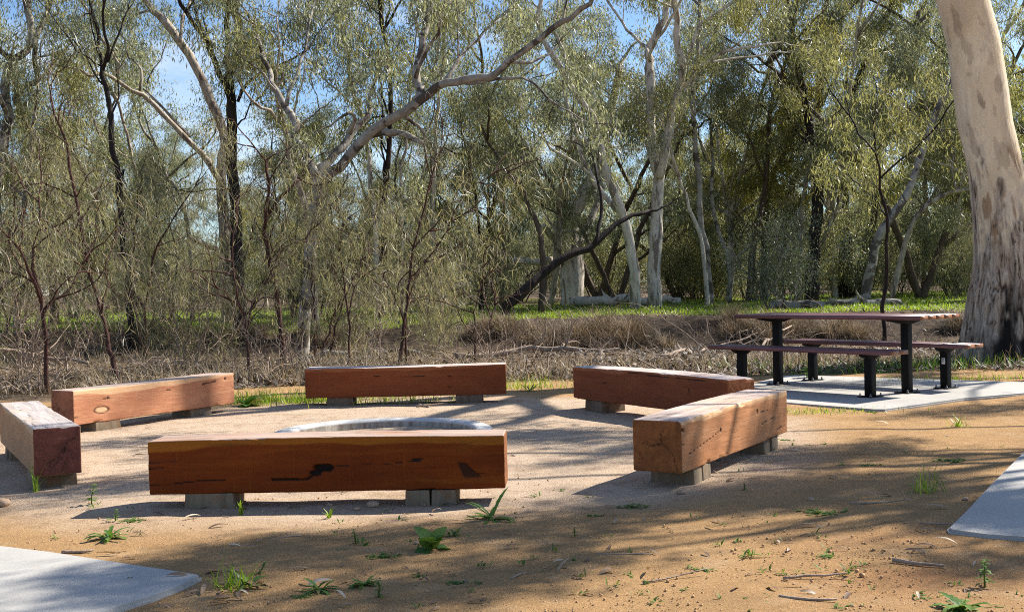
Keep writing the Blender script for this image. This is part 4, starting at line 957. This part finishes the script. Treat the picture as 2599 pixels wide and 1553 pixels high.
sapling(403, 'thin sapling with fine red twigs right behind the left back seat end', 15.4, [(VV((605, 930), (600, 860), (598, 800), (580, 730), (568, 670), (560, 600), (575, 540)), .024, .007, .3, (.25, 1)), (VV((600, 800), (615, 730), (640, 690)), .012, .005, .4, (.2, 1)), (VV((590, 760), (560, 720), (530, 700)), .011, .005, -.4, (.2, 1))], k=.4)
sapling(404, 'dark forked sapling with hanging foliage between the two back seats', 17.0, [(VV((692, 895), (686, 850), (676, 780), (665, 680), (648, 600), (640, 550), (672, 490), (705, 455), (720, 430)), .05, .014, .3, (.35, 1)), (VV((642, 555), (645, 500), (650, 440), (642, 395), (620, 360)), .028, .009, -.4, (.2, 1)), (VV((720, 430), (760, 450), (800, 500)), .014, .006, .4, (.1, 1)), (VV((660, 650), (690, 600), (740, 580)), .014, .006, .5, (.2, 1))], k=.8)
sapling(405, 'slim pale sapling rising behind the left end of the back seat', 18.0, [(VV((850, 880), (848, 830), (845, 760), (832, 660), (820, 560), (826, 480)), .022, .008, .3, (.35, 1)), (VV((845, 770), (862, 700), (890, 650)), .012, .005, .4, (.2, 1))])
sapling(406, 'leaning reddish sapling behind the back seat', 16.2, [(VV((968, 885), (975, 820), (985, 740), (992, 670), (1005, 600), (1022, 530), (1040, 470), (1058, 400), (1072, 340)), .03, .008, .4, (.25, 1)), (VV((980, 780), (955, 720), (935, 680)), .013, .005, -.4, (.2, 1)), (VV((1005, 600), (1040, 560), (1090, 540)), .012, .005, .5, (.2, 1))], k=.7)
sapling(407, 'small reddish sapling behind the right end of the back seat', 16.6, [(VV((1155, 870), (1152, 810), (1150, 760), (1162, 710), (1172, 650)), .018, .006, .3, (.25, 1)), (VV((1153, 830), (1185, 790), (1200, 740)), .011, .005, .3, (.2, 1))], k=.25)
sapling(408, 'whippy green sapling bending right, beside the leaning limb', 17.5, [(VV((985, 740), (1030, 640), (1085, 560), (1120, 480), (1160, 440), (1230, 420)), .02, .006, .3, (.2, 1))], k=.8)

# ------------------------------------------------------------------ grasses
def blades(b, C, L, W, rng, lean=.5, curl=.5, n=4, az=None):
    """curved tapering blades from ground points C"""
    N = len(C); a = rng.uniform(0, 6.283, N) if az is None else az
    L = L*rng.uniform(.5, 1.25, N); th = np.abs(rng.normal(0, lean, N)); var = rng.uniform(0, 1, N)
    rows = []; p = C.copy(); side = np.stack([-np.sin(a), np.cos(a), 0*a], 1)
    for k in range(n+1):
        w_ = W*(1-(k/n)**1.6)*.5+.0004
        rows += [p-side*w_, p+side*w_]
        t = th+curl*k/n*rng.uniform(.4, 1.4, N)
        p = p+np.stack([np.cos(a)*np.sin(t), np.sin(a)*np.sin(t), np.cos(t)], 1)*(L/n)[:, None]
    V = np.stack(rows, 1); m = 2*(n+1); base = (np.arange(N)*m)[:, None, None]
    q = np.array([[2*k, 2*k+1, 2*k+3, 2*k+2] for k in range(n)])[None]
    b.add(V.reshape(-1, 3), (base+q).reshape(-1, 4), var=np.repeat(var, m))
def onground(x, y, dz=-.01): return np.stack([x, y, gz(x, y)+dz], 1)
rs = np.random.RandomState(8)
# drooping dry tussocks along the far lip of the creek
def tussock_mesh(seed, n=420, L=.85):
    r_ = np.random.RandomState(seed); b = MB(); C = r_.normal(0, .13, (n, 3)); C[:, 2] = 0
    blades(b, C, L, .009, r_, .55, 1.5, 6, az=np.arctan2(C[:, 1], C[:, 0])+r_.normal(0, .8, n)); return b
tp = [tussock_mesh(s, L=l).build('dry_tussock', M['tussock']) for s, l in ((1, .6), (2, .75), (3, .5))]
tfirst = [True]*3
for i in range(70):
    x = rs.choice([-.2, .6, 1.9, 2.4, 4.6, 6.6, 9.5])+rs.normal(0, .45) if i > 8 else rs.uniform(-10, -3); y = 24.5+rs.normal(0, .35)-.8*math.sin(x*.35)*.8+(.3 if x < 0 else 0); k = rs.randint(3)
    o = tp[k] if tfirst[k] else tp[k].copy()
    if not tfirst[k]: COL.objects.link(o)
    tfirst[k] = False
    o.location = (x, y, float(gz(np.array([x]), np.array([y]))[0])-.02); o.rotation_euler = (rs.uniform(-.2, .2), rs.uniform(-.2, .2), rs.uniform(0, 6.28)); s = rs.uniform(.55, 1.0); o.scale = (s, s, s)
    tag(o, 'drooping dry straw coloured tussock on the far lip of the creek', 'grass tussock', 'dry tussocks along the creek bank')
# green grass beyond the creek
N = 90000; y = 25.8+24*rs.rand(N)**1.3; x = rs.uniform(-1, 1, N)*(y*.45+1)
nb = fbm(np.stack([x*.25, y*.25, 0*x], -1), 31, 3); keep = (nb+.12*(y < 48)+rs.normal(0, .03, N)-.3*sst(37, 41, y-.45*np.clip(x, 0, 30))) > .34; x, y = x[keep], y[keep]
b = MB(); blades(b, onground(x, y), .1, .016, rs, .5, .5, 2); tag(b.build('grass', M['grass']), 'bright green grass under the trees beyond the creek', 'grass', kind='stuff')
# dry grass and straw on the near bank and the creek bed
N = 30000; y = 12.6+11.5*rs.rand(N); x = rs.uniform(-1, 1, N)*(y*.46+.6)
nb = fbm(np.stack([x*.5, y*.5, 0*x], -1), 61, 3); keep = (y-13.2+.3*np.clip(-x-2.5, 0, 8) > 0) & (nb+rs.normal(0, .05, N) > .46-.09*(x < -1)+.07*(y > 18)+.3*((x > -1.5) & (y > 15.5))) & ~((x > 1.6) & (y < 13.9)); x, y = x[keep], y[keep]
b = MB(); blades(b, onground(x, y), .3, .006, rs, .75, 1.0, 3); tag(b.build('dry_grass', M['straw']), 'pale dry grass on the near creek bank behind the seats', 'grass', kind='stuff')
# leaf and bark litter on the banks
N = 60000; y = 13.2+34*rs.rand(N)**1.6; x = rs.uniform(-1, 1, N)*(y*.46+.6); keep = (y-13.4+.3*np.clip(-x-2.5, 0, 8) > 0) & ((y < 22.3) | (y > 25.5) | (rs.rand(N) < .25)); x, y = x[keep], y[keep]; N = len(x)
c = onground(x, y, .012); a = rs.uniform(0, 6.28, N); tl = rs.normal(0, .35, N); d = np.stack([np.cos(a)*np.cos(tl), np.sin(a)*np.cos(tl), np.abs(np.sin(tl))], 1); s = np.stack([-np.sin(a), np.cos(a), rs.normal(0, .4, N)], 1)
L = rs.uniform(.06, .2, N)[:, None]; W = rs.uniform(.012, .035, N)[:, None]
b = MB(); b.add(np.stack([c, c+d*L*.5+s*W*.5, c+d*L, c+d*L*.5-s*W*.5], 1).reshape(-1, 3), np.arange(N*4).reshape(-1, 4), var=np.repeat(rs.uniform(0, 1, N)**1.4, 4))
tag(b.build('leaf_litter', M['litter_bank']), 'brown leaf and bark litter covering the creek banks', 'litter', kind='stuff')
# fine fallen twigs on the banks
b = MB()
for i in range(520):
    y = 13.6+rs.rand()**1.3*14; x = rs.uniform(-1, 1)*(y*.45); z = float(gz(np.array([x]), np.array([y]))[0]); a = rs.uniform(0, 6.28); el = abs(rs.normal(0, .35))
    pts = grow_path(rs, np.array([x, y, z+.01]), np.array([math.cos(a)*math.cos(el), math.sin(a)*math.cos(el), math.sin(el)]), rs.uniform(.3, 1.1), 5, .25, 0)
    b.tube(pts, np.linspace(rs.uniform(.004, .011), .002, 6), 4)
tag(b.build('fallen_twigs', M['twig']), 'tangle of fallen dead twigs on the creek banks', 'twigs', kind='stuff')
# lush grass beside the seats, pad and gum
def patch(u, v, n, rad, L, lab, mat='grass', W=.006, lean=.45, squash=.5):
    g0 = G(u, v); q = rs.normal(0, 1, (n, 2))*rad*np.array([1, squash]); x, y = g0[0]+q[:, 0], g0[1]+q[:, 1]
    b = MB(); blades(b, onground(x, y), L, W, rs, lean, .7, 4); return tag(b.build('grass_patch', M[mat]), lab, 'grass', kind='stuff')
patch(655, 1022, 500, .33, .16, 'bright green grass at the right end of the left back seat')
patch(800, 1022, 300, .22, .1, 'green grass under the left end of the back seat')
patch(985, 1018, 420, .4, .09, 'green grass behind the gap under the back seat')
patch(1310, 985, 300, .3, .14, 'green grass tuft at the right end of the back seat')
patch(2290, 938, 750, .6, .2, 'lush green grass between the picnic bench and the big gum', 'lush', .008, .6, squash=.35)
patch(2520, 925, 520, .55, .17, 'lush green grass around the foot of the big gum', 'lush', .008, .6, squash=.4)
patch(2110, 948, 420, .5, .11, 'green grass along the back edge of the concrete pad', 'lush', .007, .6, squash=.3)
patch(1905, 935, 160, .3, .16, 'weedy green grass behind the front picnic bench', 'lush', .007, .6)
patch(2090, 1045, 300, .3, .05, 'short grass at the front corner of the concrete pad', squash=.4)
patch(2480, 965, 300, .5, .1, 'thin grass on the gravel behind the concrete pad', squash=.3)
patch(2060, 925, 420, .55, .28, 'tall pale dry grass behind the picnic table', 'straw', .005, .3, .3)
patch(1260, 965, 160, .5, .2, 'dry grass at the gravel edge right of the back seat', 'straw', .005, .5, .4)

# ------------------------------------------------------------------ weeds, leaves, sticks and stones on the gravel
def leafstrip(b, base, az, L, W, el, curl, lobes=0, roll=0, n=8, rng=None, fold=.25):
    p = np.array(base, float); rows = []; t = el
    side = np.array([-math.sin(az), math.cos(az), 0])
    for k in range(n+1):
        f = k/n; prof = math.sin(math.pi*min(1, f**.75))**.8*(.35+.65*f)*1.35 if lobes else math.sin(math.pi*f**.8)**.75
        if lobes: prof *= .55+.45*abs(math.cos(f*math.pi*lobes))
        w_ = max(.0012, W*.5*prof); up = np.array([-math.cos(az)*math.sin(t), -math.sin(az)*math.sin(t), math.cos(t)])
        rows += [p-side*w_+up*w_*fold, p.copy(), p+side*w_+up*w_*fold]
        p = p+np.array([math.cos(az)*math.cos(t), math.sin(az)*math.cos(t), math.sin(t)])*L/n; t -= curl/n
    q = [[3*k+j, 3*k+j+1, 3*k+j+4, 3*k+j+3] for k in range(n) for j in (0, 1)]
    b.add(rows, q, var=(rng or rs).uniform(.2, 1))
def weed(kind, u, v, size, label, seed):
    r_ = np.random.RandomState(seed); g0 = G(u, v); root = empty('weed', g0); tag(root, label, 'weed', 'weeds in the gravel')
    lb = MB(); sb = MB()
    if kind == 'rosette':
        for k in range(22): leafstrip(lb, r_.normal(0, size*.08, 3)*[1, 1, 0], k*2.4+r_.normal(0, .3), size*r_.uniform(.45, 1.05), size*r_.uniform(.16, .28), r_.uniform(.1, .9), r_.uniform(.6, 1.5), 5, rng=r_, n=14)
    elif kind == 'dock':
        for k in range(9): leafstrip(lb, r_.normal(0, .01, 3)*[1, 1, 0], k*2.4, size*r_.uniform(.55, 1.1), size*.62, r_.uniform(.5, 1.35) if k < 6 else .15, 1.0, 0, rng=r_, n=10)
    elif kind == 'arching':
        for k in range(15): leafstrip(lb, r_.normal(0, .012, 3)*[1, 1, 0], k*2.4+r_.normal(0, .2), size*r_.uniform(.45, 1.1), size*r_.uniform(.12, .2), r_.uniform(.15, 1.2), r_.uniform(.6, 1.3), 6, rng=r_, n=18)
    elif kind == 'upright':
        for s in range(1 if size < .12 else 2):
            pts = grow_path(r_, np.array([s*.03, 0, 0]), np.array([r_.normal(0, .15), r_.normal(0, .15), 1]), size*(1-.2*s), 6, .08, .2); sb.tube(pts, np.linspace(.004, .0015, 7), 5)
            for i in range(1, 7):
                for j in range(3): leafstrip(lb, pts[i], i*1.3+j*2.1, size*.45*(1.15-i/9), size*.2, r_.uniform(.1, .7), 1.0, 3, rng=r_, n=9)
    elif kind == 'mat':
        for k in range(26):
            a = r_.uniform(0, 6.28); d = r_.uniform(0, 1)*size*.7; c = np.array([math.cos(a)*d*1.5, math.sin(a)*d, 0])
            for j in range(3): leafstrip(lb, c, r_.uniform(0, 6.28), size*.34, size*.12, r_.uniform(0, .6), .7, 2 if k % 2 else 0, rng=r_, n=6)
    elif kind == 'grass':
        C = r_.normal(0, 1, (45, 3))*[size*.3, size*.22, 0]; blades(lb, C, size, .005, r_, .95, .8, 5)
    elif kind == 'blade':
        C = r_.normal(0, 1, (9, 3))*[size*.06, size*.05, 0]; blades(lb, C, size, .012, r_, .25, .8, 6)
    if sb.n: sb.build('stem', M['grass'], root)
    lb.build('leaves', M['grass'] if kind in ('grass', 'blade') else M['weed'], root, smooth=True)
WE = [('rosette', 262, 1306, .14, 'broad dark green rosette weed left of the front seat, above the concrete path'), ('upright', 222, 1222, .13, 'upright leafy weed between the two left seats'), ('blade', 88, 1192, .19, 'tuft of broad grass blades at the near end of the left seat'),
      ('upright', 280, 1262, .07, 'tiny weed in the shadow left of the front seat'), ('mat', 322, 1262, .07, 'tiny spreading weed at the tip of the front seat shadow'), ('blade', 585, 1248, .1, 'wispy grass in front of the left support block'), ('blade', 800, 1255, .07, 'wispy grass in the shadow under the front seat middle'),
      ('arching', 1195, 1262, .2, 'toothed arching thistle weed at the right end of the front seat'), ('dock', 1045, 1330, .135, 'upright glossy broad leaved dock, largest weed in front of the seat'), ('arching', 1100, 1300, .1, 'small leafy weed between dock and thistle'), ('upright', 863, 1318, .08, 'single upright seedling left of the dock'),
      ('mat', 930, 1350, .09, 'flat weed with dead leaves left below the dock'), ('mat', 822, 1335, .05, 'tiny flat weed in front of the seat middle'), ('grass', 560, 1425, .17, 'bright grass clump at the tip of the left concrete path'), ('arching', 600, 1422, .13, 'leafy weed beside the grass clump at the left path tip'),
      ('upright', 627, 1392, .07, 'small yellow green seedling above the left path tip'), ('rosette', 772, 1432, .1, 'low weed in the trunk shadow near the bottom edge'), ('rosette', 880, 1420, .1, 'small toothed weed below the dock, near the bottom'), ('upright', 918, 1448, .08, 'sprouting weed at the bottom right of the small toothed weed'),
      ('mat', 735, 1445, .05, 'sparse seedlings at the bottom left of centre'), ('mat', 1105, 1412, .06, 'tiny flat weed bottom centre right of the dock'), ('mat', 1015, 1395, .04, 'speck of a weed straight below the dock'),
      ('mat', 1990, 1246, .15, 'dark flat mat weed in the right foreground shade'), ('grass', 2240, 1192, .2, 'thin fresh grass tuft in the right shade'), ('grass', 2330, 1036, .14, 'pale grass tuft on the open gravel before the table'), ('mat', 2312, 1118, .12, 'flat grey green weed with dead leaves near the right path'),
      ('mat', 2112, 1128, .08, 'small flat weed in the middle of the right gravel'), ('arching', 1816, 1348, .08, 'small bright star shaped weed in the sunny right foreground'), ('arching', 2052, 1392, .06, 'small bright weed on the red crumbled soil'), ('mat', 1530, 1228, .09, 'flat weed in front of the sunlit right seat'),
      ('mat', 1440, 1250, .05, 'tiny weed between the front seat and the right seat shadow'), ('upright', 1395, 1300, .05, 'tiny seedling right of the thistle'), ('mat', 1712, 1382, .05, 'tiny weed low centre right'), ('upright', 2388, 1425, .12, 'upright leafy weed near the bottom right corner'), ('rosette', 2330, 1482, .15, 'bright rosette weed at the very bottom right'),
      ('mat', 2000, 1348, .05, 'tiny weed above the red crumbled soil'), ('mat', 1900, 1068, .08, 'small green weed at the far support of the sunlit seat'), ('mat', 1480, 1345, .04, 'tiny weed beside a stick in the centre foreground'), ('mat', 2115, 1000, .09, 'green weed at the front corner of the pad'), ('upright', 1805, 1190, .06, 'seedling right of the sunlit seat'),
      ('dock', 600, 985, .2, 'leafy bright weed just right of the left back seat'), ('upright', 1955, 920, .3, 'tall green weed behind the front picnic bench leg'), ('arching', 1285, 948, .18, 'leafy weed at the right end of the back seat')]
for i, (k, u, v, s, l) in enumerate(WE): weed(k, u*1.0463, v*1.0463, s*(.78 if k in ('upright', 'grass', 'blade') else .9), l, 500+i)
# fallen gum leaves, each its own
def gumleaf(seed):
    r_ = np.random.RandomState(seed); b = MB(); leafstrip(b, (0, 0, .004), 0, .11, .018, r_.uniform(.05, .5), r_.uniform(.2, 1.4), 0, rng=r_, n=8); return b.build('fallen_leaf', M['litter'], smooth=True)
gl = [gumleaf(s) for s in (1, 2, 3, 4, 5)]; gf = [True]*5
pts = [(rs.uniform(250, 2400), rs.uniform(1270, 1478)) for i in range(85)]+[(rs.normal(540, 70), rs.normal(1432, 22)) for i in range(22)]+[(rs.uniform(300, 2400), rs.uniform(1000, 1260)) for i in range(45)]
for u, v in pts:
    k = rs.randint(5); o = gl[k] if gf[k] else gl[k].copy()
    if not gf[k]: COL.objects.link(o)
    gf[k] = False; g0 = G(u*1.0463, v*1.0463); o.location = (g0[0], g0[1], float(gz(g0[0:1], g0[1:2])[0])+.004); o.rotation_euler = (rs.normal(0, .3), rs.normal(0, .15), rs.uniform(0, 6.28)); s = rs.uniform(.4, 1.0); o.scale = (s, s*rs.uniform(.8, 1.3), s)
    tag(o, 'dry curled gum leaf lying on the gravel', 'leaf', 'fallen gum leaves on the gravel')
def stick(u, v, L, az, r, lab, seed):
    r_ = np.random.RandomState(seed); g0 = G(u*1.0463, v*1.0463); p = grow_path(r_, np.array([0, 0, r*.8]), np.array([math.cos(az), math.sin(az), 0]), L, 6, .12, 0); p[:, 2] = np.abs(p[:, 2]-r)*.3+r*.8
    b = MB(); b.tube(p, np.linspace(r, r*.5, 7), 6); o = b.build('stick', M['twig'], smooth=True); o.location = g0; tag(o, lab, 'stick')
for i, a in enumerate([(2165, 1362, .2, -.5, .009, 'dark stick near the right path corner'), (1900, 1405, .25, .3, .006, 'thin stick in the sunny right foreground'), (1450, 1347, .22, .05, .005, 'twig beside a tiny weed in the centre foreground'), (2060, 1222, .3, -.2, .006, 'thin twig above the dark mat weed'), (650, 1312, .16, .6, .005, 'pale twig in front of the front seat'),
                       (1560, 1415, .3, .5, .004, 'thin bent twig at the bottom centre right'), (150, 1343, .14, .1, .009, 'curl of bark at the edge of the left path'), (560, 1326, .12, .3, .005, 'small dark twig left of centre in front of the seat'), (1010, 987, .3, .4, .012, 'heap of pale twigs by the fire pit, longest one'), (1040, 988, .2, 2.4, .01, 'short twig crossing the longest one by the fire pit'), (1890, 1450, .2, -.6, .007, 'dark twig at the bottom right of centre'), (1240, 1405, .1, 1.2, .005, 'short twig low in the centre'), (2230, 1270, .25, -.3, .005, 'thin dry twig left of the right path')]): stick(*a, 700+i)
def stone(u, v, r, lab, seed):
    bm = bmesh.new(); bmesh.ops.create_icosphere(bm, subdivisions=3, radius=r); r_ = np.random.RandomState(seed)
    for q in bm.verts: q.co *= .8+.45*float(noise(np.array([[q.co.x/r*1.3+seed, q.co.y/r*1.3, q.co.z/r*1.3]]), seed)[0]); q.co.z *= .6
    me = bpy.data.meshes.new('stone'); bm.to_mesh(me); bm.free(); me.materials.append(M['stone']); me.polygons.foreach_set('use_smooth', np.ones(len(me.polygons), bool))
    o = bpy.data.objects.new('stone', me); COL.objects.link(o); g0 = G(u*1.0463, v*1.0463); o.location = (g0[0], g0[1], r*.3); tag(o, lab, 'stone')
M['stone'] = plain('pebble', (.36, .25, .17), .9, .2, .35, 60, .3)
for i, a in enumerate([(905, 1228, .03, 'reddish stone under the front seat'), (1652, 1196, .022, 'round stone in front of the sunlit seat end'), (865, 1236, .018, 'small stone in the shadow under the front seat'), (800, 1226, .015, 'tiny stone left of the reddish stone under the front seat'), (2, 1225, .045, 'red brown stone cut by the left edge'), (1968, 1213, .016, 'pale pebble in the right shade'), (2342, 1212, .016, 'pale pebble near the right path edge'), (478, 1005, .016, 'brown pebble before the left back seat'), (1010, 1318, .012, 'small grey pebble left of the dock')]): stone(*a, 3+i)
# fallen limbs on the banks
def fallen(pts_uvY, r0, r1, mat, lab, seed):
    r_ = np.random.RandomState(seed); p = []
    for x, y, dz in pts_uvY: p.append(np.array([x, y, float(gz(np.array([x]), np.array([y]))[0])+dz]))
    p = smooth_path(p, r_, .25, .03); b = MB(); b.tube(p, np.linspace(r0, r1, len(p)), 8)
    for k in range(4):
        i = r_.randint(len(p)//3, len(p)-1); q = grow_path(r_, p[i], np.array([r_.normal(), r_.normal(), .5]), r_.uniform(.4, 1.1), 5, .25, 0); b.tube(q, np.linspace(r1*.8, .004, 6), 5)
    tag(b.build('fallen_branch', mat, smooth=True), lab, 'branch', 'fallen branches on the creek banks')
for i, a in enumerate([([(-.9, 17.6, .05), (.3, 17.9, .12), (1.6, 17.5, .06)], .05, .025, M['twig'], 'pale fallen branch just behind the back seat'), ([(-4.6, 22.5, .1), (-3.2, 22.2, .25), (-1.8, 22.6, .15)], .07, .03, M['bark_grey'], 'grey fallen branch lying along the creek bed at the left'),
    ([(3.2, 20.5, .05), (4.4, 21.2, .2), (5.4, 22.6, .5)], .04, .015, M['twig'], 'thin pale branch propped on the bank between back seat and table'), ([(2.0, 16.2, .03), (3.0, 17.6, .1), (3.7, 18.2, .3)], .03, .012, M['twig'], 'bleached branch behind the shaded back seat'),
    ([(6.5, 29.5, .1), (8.2, 29.2, .12), (9.9, 29.8, .1)], .13, .08, M['bark_grey'], 'grey log lying on the green grass at the right'), ([(-8.2, 15.6, .1), (-7, 16.4, .3), (-5.9, 16.2, .2)], .05, .02, M['twig'], 'bleached fallen branch among the brush behind the left seats'), ([(1.8, 36, .15), (3.3, 35.5, .2), (5.2, 36.2, .15)], .16, .1, M['bark_white'], 'white log on the ground between the white gums')]): fallen(*a, 900+i)
# sparse seedlings
b = MB()
for i in range(230):
    u, v = rs.uniform(0, 2599), 1553-430*rs.rand()**1.2; g0 = G(u, v)
    if (np.hypot(g0[0]-HC[0], g0[1]-HC[1]) < 2.6) or noise(np.array([[g0[0]*1.1, g0[1]*1.1, 0]]), 88)[0] < .45 or u < 560 and v > 1390 or u > 2380 and 1140 < v < 1390: continue
    for k in range(rs.randint(3, 9)): leafstrip(b, g0+rs.normal(0, .012, 3)*[1, 1, 0], rs.uniform(0, 6.28), rs.uniform(.012, .04), rs.uniform(.004, .011), rs.uniform(.1, 1.1), .7, 0, n=4)
tag(b.build('seedlings', M['weed'], smooth=True), 'tiny green seedlings sprinkled over the foreground gravel', 'seedlings', kind='stuff')
# crumbled clods
b = MB(); n = 420; q = rs.normal(0, 1, (n, 2))*[.42, .32]+[1.55, 4.55]
for i in range(n):
    r = abs(rs.normal(0, .0022))+.0014; b.box((q[i, 0], q[i, 1], r*.4), (r*2, r*rs.uniform(1.2, 2.2), r*1.3), rs.uniform(0, 3), .35)
for i in range(1900):
    g0 = G(rs.uniform(0, 2599), 1553-360*rs.rand()**1.5); r = abs(rs.normal(0, .0016))+.0014; b.box((g0[0], g0[1], r*.5), (r*2, r*1.7, r*1.3), rs.uniform(0, 3), .3)
tag(b.build('clods', plain('soil_clod', (.4, .25, .135), .95, .1, .35, 40)), 'loose soil crumbs and grit scattered over the gravel', 'grit', kind='stuff')
